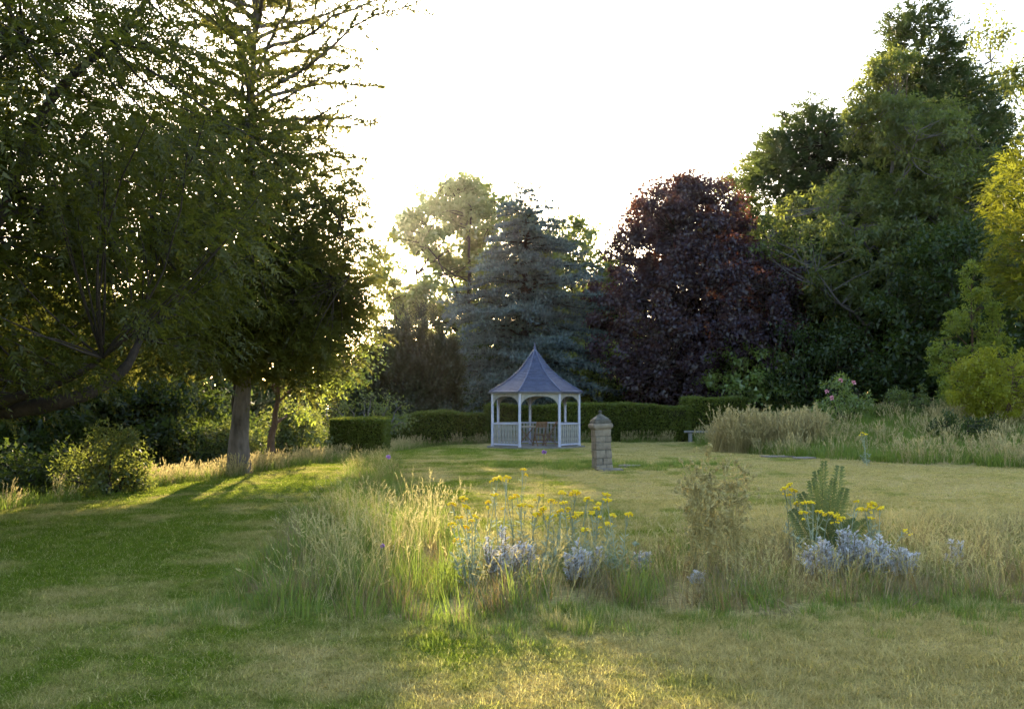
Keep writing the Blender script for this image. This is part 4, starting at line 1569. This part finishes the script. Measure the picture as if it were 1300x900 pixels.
def bank_scatter():
    g = np.random.default_rng(620)
    n = 9000
    y = g.uniform(22, 50, n)
    x = g.uniform(6, 30, n)
    k = bank_mask(x, y) & (x < .60 * y)
    x, y = x[k], y[k]
    r = g.uniform(0, 1, len(x))
    pat = lump(np.stack([x, y, 0 * x], 1), .55)
    ks = r < .20 + .20 * pat
    scatter('bank_grass', 'tall faded meadow grass covering the bank', 'grass', on_ground(x[ks], y[ks]), ['bank_tuft_%d' % i for i in range(3)], 621, .7, 1.25, .15, hs=g.uniform(.6, 1.0, int(ks.sum())))
    kg = (r > .52 + .15 * pat)
    scatter('bank_green_grass', 'green grass among the faded meadow grass of the bank', 'grass', on_ground(x[kg], y[kg]), ['bank_green_%d' % i for i in range(3)], 622, .8, 1.4, .15)
    # pale feathery clump at the hedge end
    n = 190
    a = g.uniform(0, 6.28, n)
    q = np.sqrt(g.uniform(0, 1, n))
    x = 8.7 + np.cos(a) * q * 1.9
    y = 34.0 + np.sin(a) * q * 1.2
    scatter('feather_grass', 'clump of tall pale feathery grass by the stone bench', 'grass', on_ground(x, y), ['pale_tuft_%d' % i for i in range(3)], 623, .7, 1.2, .12, hs=g.uniform(.6, 1.1, n))
    # verge below the lawn brow
    n = 9000
    y = g.uniform(11, 45, n)
    d = g.uniform(.35, 7, n)
    x = edge_x(y) - d
    k = (np.abs(x) < .6 * y) & (d < np.where(y < 20, 7, 3.5 + .3 * np.sin(y)))
    x, y, d = x[k], y[k], d[k]
    ks = (g.uniform(0, 1, len(x)) < .20) & (y > 21.5) | (g.uniform(0, 1, len(x)) < .02)
    scatter('verge_straw', 'sunlit straw-coloured grass on the brow around the tree trunks', 'grass', on_ground(x[ks], y[ks]), ['bank_tuft_%d' % i for i in range(3)], 624, .45, .85, .2)
    kg = g.uniform(0, 1, len(x)) < .4
    scatter('verge_green', 'green rough grass below the lawn brow', 'grass', on_ground(x[kg], y[kg]), ['bank_green_%d' % i for i in range(3)], 625, .6, 1.0, .15)
    # rough tufts at the hedge foot and gazebo
    n = 260
    x = g.uniform(-4.8, 7, n)
    y = np.interp(x, [-5, -1, 7.5], [41.4, 41.8, 43.3]) + g.normal(size=n) * .15
    scatter('hedge_foot_grass', 'uncut grass along the foot of the long hedge', 'grass', on_ground(x, y), ['bank_green_%d' % i for i in range(3)] + ['bank_tuft_0'], 626, .35, .8, .15)


bank_scatter()


TRI = False


# ------------------------------------------------------------------ flowers and herbs of the bed
M['silver'] = leaf_mat('silver_felted_leaves', (0.34, 0.325, 0.335), (0.60, 0.575, 0.59), 0.22, 0.02, (0.45, 0.46, 0.46))
M['grey_green'] = leaf_mat('grey_green_stems', (0.16, 0.19, 0.13), (0.30, 0.34, 0.25), 0.25, 0.02, (0.35, 0.40, 0.22))
M['yellow'] = leaf_mat('yellow_florets', (0.70, 0.46, 0.010), (0.85, 0.66, 0.03), 0.25, 0.02, (0.85, 0.65, 0.03))
M['thistle'] = leaf_mat('dry_thistle_stems', (0.1973, 0.1665, 0.0612), (0.4126, 0.3510, 0.1550), 0.34, 0.02, (0.6, 0.45, 0.16))
M['seed_dark'] = leaf_mat('dark_seed_centres', (0.035, 0.025, 0.018), (0.08, 0.055, 0.035), 0.05, 0.02)
M['fern'] = leaf_mat('fern_fronds', (0.0315, 0.0540, 0.0130), (0.0700, 0.0936, 0.0228), 0.40, 0.03, (0.26, 0.32, 0.06))
M['purple'] = leaf_mat('purple_petals', (0.18, 0.07, 0.28), (0.42, 0.24, 0.55), 0.30, 0.02, (0.5, 0.25, 0.6))
M['pink'] = leaf_mat('pink_petals', (0.55, 0.20, 0.28), (0.75, 0.38, 0.45), 0.30, 0.02, (0.7, 0.3, 0.4))


def head_mesh(name, seed, n=11, r=.034):
    """flat-topped cluster of small domed yellow florets on short stalks"""
    g = np.random.default_rng(seed)
    A = Acc()
    for i in range(n):
        a, q = g.uniform(0, 6.28), r * math.sqrt(g.uniform())
        c = np.array([math.cos(a) * q, math.sin(a) * q, g.normal() * .004 - q * q * 5])
        v = g.uniform(0, 1)
        s = g.uniform(.008, .0125)
        A.lathe(c, [(s * .45, -.010), (s * .6, -.002), (s * 1.15, .001), (s * .75, .006), (.0008, .008)], 7, v)
    return A.mesh(name, M['yellow'])


HEADS = [head_mesh('flower_head', 700 + i) for i in range(4)]


def silver_leaves(acc, g, p0, d, ln, n, size):
    """lobed felted leaves up a shoot"""
    t = g.uniform(.1, 1, n)
    P = p0 + d * (ln * t)[:, None]
    D = unit(g.normal(size=(n, 3)) * np.array([1, 1, .3]))
    D[:, 2] += .75
    D = unit(D)
    S = unit(np.cross(D, UPV + g.normal(size=(n, 3)) * .2))
    sz = size * g.uniform(.6, 1.25, n)
    cv = g.uniform(.2, 1)
    for off, sd, k in ((0, 0, 1.0), (.35, .7, .5), (.35, -.7, .5), (.65, .6, .42), (.65, -.6, .42)):
        Pj = P + D * (sz * off)[:, None]
        Dj = D + S * sd
        leaf_quads(acc, Pj, Dj, g.normal(size=(n, 3)) * .4 + np.cross(S, D), sz * k, sz * k * .38, .6 * cv + .4 * g.uniform(0, 1, n))


def yellow_plant(idx, base_px, Y, heads, label, group):
    g = np.random.default_rng(800 + idx)
    b = foot(base_px, Y)
    T = thing('yellow_ragwort', label, 'flower', b, 0, group)
    st, lf = Acc(), Acc()
    for (hx, hy) in heads:
        tip = at(hx, hy, Y + g.uniform(-.18, .18)) - b
        p0 = np.array([g.normal() * .05 + tip[0] * .25, g.normal() * .05, -.02])
        mid = (p0 + tip) / 2 + g.normal(size=3) * .035
        mid[:2] = mid[:2] * .7 + p0[:2] * .3
        path = bez(p0, mid, tip, 7)
        st.tube(path, np.linspace(.0055, .0028, 7), 4, g.uniform(0, 1))
        # side stalks under the head
        for s in range(4):
            e = tip + np.array([g.normal() * .022, g.normal() * .022, -.004])
            st.tube(np.array([path[5], (path[5] + e) / 2 + g.normal(size=3) * .004, e]), .0016, 3, g.uniform(0, 1))
        k = 16
        tt = g.uniform(.05, .9, k)
        P = np.stack([np.interp(tt * 6, np.arange(7), path[:, j]) for j in range(3)], 1)
        D = unit(g.normal(size=(k, 3)) * np.array([1, 1, .3]) + UPV * .7)
        L = .085 * (1.15 - .6 * tt) * g.uniform(.7, 1.3, k)
        leaf_quads(lf, P, D, g.normal(size=(k, 3)), L, L * .22, g.uniform(0, 1, k))
        sc_ = g.uniform(.9, 1.55)
        child('flower_head', HEADS[g.integers(4)], T, tip, (g.normal() * .2, g.normal() * .2, g.uniform(0, 6)), (sc_, sc_, sc_))
        if g.uniform() < .5:
            e = tip + np.array([g.normal() * .05, g.normal() * .04, -g.uniform(.02, .06)])
            st.tube(np.array([path[4], (path[4] + e) / 2, e]), .0018, 3, .5)
            child('flower_head', HEADS[g.integers(4)], T, e, (g.normal() * .3, g.normal() * .3, g.uniform(0, 6)), (.65, .65, .65))
    for s in range(5):
        a = g.uniform(0, 6.28)
        silver_leaves(lf, g, np.array([math.cos(a) * .05, math.sin(a) * .05, 0]), unit(np.array([math.cos(a) * .4, math.sin(a) * .4, 1])), g.uniform(.2, .42), 14, .07)
    st.obj('stem', M['grey_green'], T, True)
    lf.obj('foliage', M['grey_green'], T)


HL = [(664, 595), (632, 606), (627, 627), (588, 632), (574, 639), (593, 643), (620, 637), (650, 631), (660, 641), (686, 628), (713, 625), (731, 625),
      (700, 635), (716, 637), (746, 632), (761, 639), (769, 627), (770, 634), (675, 642), (688, 646), (703, 653), (711, 648), (726, 656), (734, 652),
      (751, 651), (777, 653), (797, 652), (773, 664), (744, 672), (572, 664), (583, 656), (605, 655), (592, 668), (581, 686), (599, 660), (639, 608),
      (644, 605), (640, 642), (656, 628), (683, 652), (667, 640), (722, 645), (757, 644)]
BASES = [(596, 8.9), (612, 9.6), (640, 9.0), (662, 9.8), (690, 9.1), (712, 9.7), (735, 9.2), (760, 9.6), (785, 9.0)]
LAB = ['yellow-flowered ragwort at the outer edge of the clump, heads low', 'yellow-flowered ragwort behind the outermost one',
       'yellow-flowered ragwort rising above the larger silver foliage', 'yellow-flowered ragwort with the tallest single head',
       'yellow-flowered ragwort in the middle of the clump', 'yellow-flowered ragwort behind the middle of the clump',
       'yellow-flowered ragwort above the bluish silver foliage', 'yellow-flowered ragwort behind the bluish silver foliage',
       'yellow-flowered ragwort on the thistle side of the clump']
buckets = [[] for _ in BASES]
for i, h in enumerate(HL):
    order = sorted(range(len(BASES)), key=lambda k: abs(BASES[k][0] - h[0]))
    buckets[order[i % 2 if abs(BASES[order[1]][0] - h[0]) < 28 else 0]].append(h)
for i, (b, hs_) in enumerate(zip(BASES, buckets)):
    if hs_:
        yellow_plant(i, b[0], b[1], hs_, LAB[i], 'yellow ragworts of the larger clump')
RH = [[(1002, 614), (1008, 622), (996, 619), (1011, 638), (1000, 628)], [(1023, 637), (1032, 637), (1040, 649), (1053, 651), (1020, 650)],
      [(1063, 654), (1058, 651), (1087, 636), (1088, 646), (1067, 657)], [(1103, 643), (1117, 645), (1108, 640), (1106, 657), (1150, 673), (1098, 646)]]
RL = ['yellow-flowered ragwort on the thistle side of the fern', 'yellow-flowered ragwort against the fern',
      'yellow-flowered ragwort just past the fern', 'yellow-flowered ragwort farthest past the fern']
for i, (bx, Y) in enumerate([(1014, 10.2), (1034, 9.5), (1072, 9.7), (1106, 9.9)]):
    yellow_plant(20 + i, bx, Y, RH[i], RL[i], 'yellow ragworts around the fern')


def silver_plant(i, px, py_top, Y, rad, label, group, n=26):
    g = np.random.default_rng(900 + i)
    b = foot(px, Y)
    T = thing('silver_ragwort', label, 'plant', b, 0, group)
    H = at(px, py_top, Y)[2] - b[2]
    st, lf = Acc(), Acc()
    for s in range(n):
        a, q = g.uniform(0, 6.28), rad * math.sqrt(g.uniform())
        top = np.array([math.cos(a) * q, math.sin(a) * q, H * g.uniform(.50, 1.12) * (1.05 - .30 * q / rad)])
        p0 = np.array([top[0] * .3, top[1] * .3, -.02])
        path = bez(p0, np.array([top[0] * .9, top[1] * .9, top[2] * .45]), top, 5)
        st.tube(path, np.linspace(.006, .003, 5), 4, g.uniform(0, 1))
        d = unit(path[-1] - path[2])
        ln = float(np.linalg.norm(path[-1] - path[2]))
        silver_leaves(lf, g, path[1], unit(path[-1] - path[1]), float(np.linalg.norm(path[-1] - path[1])), 36, .046)
    st.obj('stem', M['brown_stalk'], T, True)
    lf.obj('foliage', M['silver'], T)


for i, (px, py, Y, rad, lab, gr, n) in enumerate([
    (637, 672, 8.9, .17, 'tallest silver-leaved plant of the larger flower clump', 'silver plants among the larger flower clump', 24),
    (662, 682, 9.1, .14, 'silver-leaved plant next to the tallest one', 'silver plants among the larger flower clump', 20),
    (731, 692, 8.8, .16, 'bluish silver-leaved plant in the middle of the flower clump', 'silver plants among the larger flower clump', 22),
    (752, 697, 9.1, .14, 'silver-leaved plant just behind the bluish one', 'silver plants among the larger flower clump', 18),
    (817, 700, 9.3, .11, 'small silver-leaved plant at the thistle end of the flower clump', 'silver plants among the larger flower clump', 12),
    (882, 722, 8.75, .06, 'tiny silver sprig at the foot of the thistle', 'silver plants around the fern', 5),
    (1038, 684, 9.2, .19, 'silver-leaved mound below the fern', 'silver plants around the fern', 28),
    (1068, 668, 9.4, .14, 'silver-leaved plant with tall shoots beside the fern', 'silver plants around the fern', 20),
    (1108, 682, 9.3, .20, 'silver-leaved mound past the fern, under yellow heads', 'silver plants around the fern', 30),
    (1143, 692, 9.2, .15, 'low silver-leaved plant trailing out past the fern', 'silver plants around the fern', 18),
    (1206, 684, 9.8, .12, 'lone small silver-leaved plant in the long grass', 'silver plants around the fern', 9)]):
    silver_plant(i, px, py, Y, rad, lab, gr, n)


def thistle(i, px, Y, py_top, spread, n_main, label):
    """dry branching thistle with many small round seed heads"""
    g = np.random.default_rng(1000 + i)
    b = foot(px, Y)
    T = thing('dry_thistle', label, 'plant', b, 0, 'dry thistles beside the flowers')
    H = at(px, py_top, Y)[2] - b[2]
    st, lf, hd, dk = Acc(), Acc(), Acc(), Acc()
    tips = []
    for s in range(n_main):
        a = g.uniform(0, 6.28)
        q = spread * (s + .5) / n_main
        h = H * g.uniform(.72, 1.0) * (1.04 - .30 * q / spread)
        top = np.array([math.cos(a) * q, math.sin(a) * q * .8, h])
        p0 = np.array([g.normal() * .03, g.normal() * .03, -.02])
        mid = np.array([top[0] * .35, top[1] * .35, h * .55])
        path = bez(p0, mid, top, 9)
        path[1:] += np.cumsum(g.normal(size=(8, 3)) * .006, 0)
        st.tube(path, np.linspace(.0075, .003, 9), 5, g.uniform(.2, .9))
        tips.append((path[-1], unit(path[-1] - path[-2])))
        for k in range(9):
            t = g.uniform(.32, .97)
            p = np.array([np.interp(t * 8, np.arange(9), path[:, j]) for j in range(3)])
            d = unit(np.array([g.normal(), g.normal(), g.uniform(.5, 1.5)]))
            ln = g.uniform(.07, .24) * (1.25 - t * .6)
            e = p + d * ln + UPV * .03
            st.tube(np.array([p, p + d * ln * .5, e]), np.array([.004, .003, .0022]), 4, g.uniform(.2, .9))
            tips.append((e, unit(d + UPV * .5)))
            if g.uniform() < .6:
                d2 = unit(d + g.normal(size=3) * .6)
                e2 = p + d * ln * .6 + d2 * ln * .5
                st.tube(np.array([p + d * ln * .5, e2]), .0022, 3, g.uniform(.2, .9))
                tips.append((e2, unit(d2 + UPV * .5)))
        k = 95
        tt = g.uniform(.04, 1, k)
        P = np.stack([np.interp(tt * 8, np.arange(9), path[:, j]) for j in range(3)], 1) + g.normal(size=(k, 3)) * .035 * tt[:, None]
        D = unit(g.normal(size=(k, 3)) + UPV * .25)
        L = .055 * g.uniform(.5, 1.35, k)
        leaf_quads(lf, P, D, g.normal(size=(k, 3)), L, L * .26, g.uniform(0, 1, k))
    for c, d in tips:
        r = g.uniform(.012, .018)
        m = 16
        dirs = unit(g.normal(size=(m, 3)))
        leaf_quads(hd, np.repeat(c[None], m, 0) + dirs * r * .3, dirs + d * .35, g.normal(size=(m, 3)), np.full(m, r * 1.3), np.full(m, r * .7), g.uniform(.4, 1, m))
        hd.lathe(c - UPV * r * .3, [(r * .3, -r), (r * .95, -r * .2), (r * .9, r * .5), (r * .6, r * .9)], 7, g.uniform(.3, .9))
        dk.lathe(c + UPV * r * .45, [(r * .66, 0), (r * .5, r * .25), (.0005, r * .32)], 7, g.uniform(0, 1))
    st.obj('stem', M['thistle'], T, True)
    lf.obj('foliage', M['thistle'], T)
    o = hd.obj('seed_heads', M['thistle'], T)
    o['kind'] = 'stuff'
    o = dk.obj('seed_centres', M['seed_dark'], T)
    o['kind'] = 'stuff'


thistle(0, 876, 9.1, 578, .36, 8, 'bushy dry thistle nearest the yellow flower clump')
thistle(1, 905, 9.4, 566, .26, 7, 'dry thistle in the middle of the three')
thistle(2, 932, 9.2, 560, .26, 6, 'open-branched dry thistle on the fern side')


def fern():
    b = foot(1042, 9.9)
    T = thing('fern', 'upright green fern behind the silver mounds', 'fern', b)
    g = np.random.default_rng(1100)
    specs = [(1046, 588, 0), (1066, 594, .15), (1030, 612, -.1), (1018, 628, .1), (1058, 610, -.25), (1072, 622, -.1), (1006, 650, .1), (1085, 662, -.2), (1100, 662, .1), (1037, 600, .3)]
    for (px, py, dy) in specs:
        tip = at(px, py, 9.9 + dy) - b
        p0 = np.array([g.normal() * .04 + tip[0] * .2, g.normal() * .04, 0])
        mid = np.array([p0[0] * .6 + tip[0] * .4, p0[1] * .7 + tip[1] * .3, tip[2] * .62])
        path = bez(p0, mid, tip, 24)
        A = Acc()
        A.tube(path, np.linspace(.005, .0012, 24), 4, .3)
        view = unit(np.array([g.normal() * .5, -1, .25]))
        Ts = unit(np.gradient(path, axis=0))
        side = unit(np.cross(Ts, view))
        for j in range(3, 24):
            t = j / 23
            ln = .15 * math.sin(PI * min(1, .12 + .88 * (1 - t)) * .5) ** .9 * (1 if t > .3 else t / .3) + .012
            for s in (-1, 1):
                d = unit(side[j] * s + Ts[j] * .55 + g.normal(size=3) * .05)
                k = 7
                tt = np.linspace(.1, 1, k)
                P = path[j] + d * (tt * ln)[:, None] - UPV * (.15 * ln * tt ** 2)[:, None]
                for s2 in (-1, 1):
                    D = d * .8 + Ts[j] * s2 * .8
                    leaf_quads(A, P, np.repeat(D[None], k, 0), np.repeat(view[None], k, 0) + g.normal(size=(k, 3)) * .2,
                               .027 * (1.15 - tt * .8), .016 * (1.15 - tt * .6), np.full(k, g.uniform(.2, .8)))
        A.obj('frond', M['fern'], T)


fern()


def scabious(label, px, py, Y, r):
    b = foot(px - 2, Y)
    T = thing('scabious_flower', label, 'flower', b, 0, 'single purple flowers')
    g = np.random.default_rng(int(px))
    tip = at(px, py, Y) - b
    st = Acc()
    st.tube(bez(np.array([0, 0, -.02]), np.array([tip[0] * .2, .02, tip[2] * .5]), tip, 8), np.linspace(.004, .0025, 8), 5, .6)
    lf = 8
    P = np.array([[0, 0, z] for z in np.linspace(.05, tip[2] * .4, lf)])
    leaf_quads(st, P, unit(g.normal(size=(lf, 3)) + UPV * .8), g.normal(size=(lf, 3)), np.full(lf, .07), np.full(lf, .012), g.uniform(0, 1, lf))
    st.obj('stem', M['green_blade'], T)
    A = Acc()
    n = 90
    d = unit(g.normal(size=(n, 3)) * np.array([1, 1, .55]) + UPV * .25)
    leaf_quads(A, tip + d * r * .3, d, g.normal(size=(n, 3)), np.full(n, r * .85), np.full(n, r * .42), g.uniform(0, 1, n))
    A.lathe(tip, [(r * .2, -r * .45), (r * .5, -r * .2), (r * .5, .1 * r), (.001, .35 * r)], 8, .3)
    A.obj('flower_head', M['purple'], T)


scabious('lone purple scabious on a tall stem before the gazebo', 691, 574, 12.0, .030)
scabious('purple scabious in the strip of uncut grass towards the hedge block', 493, 580, 12.6, .030)
scabious('pale lilac scabious low in the long grass', 485, 693, 9.4, .026)

# a yellow ragwort standing alone where the mown lawn meets the bank
yellow_plant(40, 1098, 26.6, [(1094, 549), (1097, 550), (1100, 551), (1092, 552)], 'solitary yellow-flowered weed at the edge of the bank', None)

# blooms on the rose bush
rb = np.array(rose.location)
for i, (px, py) in enumerate([(1056, 505), (1067, 483), (1084, 486), (1050, 497)]):
    g = np.random.default_rng(1200 + i)
    p = at(px, py, 37.4) - rb
    A = Acc()
    n = 22
    d = unit(g.normal(size=(n, 3)) + np.array([0, -.6, .3]))
    leaf_quads(A, p + d * .03, d, g.normal(size=(n, 3)), np.full(n, .075), np.full(n, .07), g.uniform(0, 1, n))
    A.obj('bloom', M['pink'], rose)


# ------------------------------------------------------------------ scattering volume, added to imitate the lens flare round the sun
def haze():
    m, nt, out = new_mat('sun_glow_scatter')
    v = nd(nt, 'ShaderNodeVolumePrincipled')
    v.inputs['Color'].default_value = (1.0, 0.97, 0.93, 1)
    v.inputs['Density'].default_value = 0.00003
    v.inputs['Anisotropy'].default_value = 0.92
    nt.links.new(v.outputs[0], out.inputs['Volume'])
    o = Acc().box((0, 50, 15.0), (340, 260, 40)).obj('haze', m)
    tag(o, 'added scattering volume over the garden, imitating the flare round the sun', 'haze', kind='stuff')


haze()
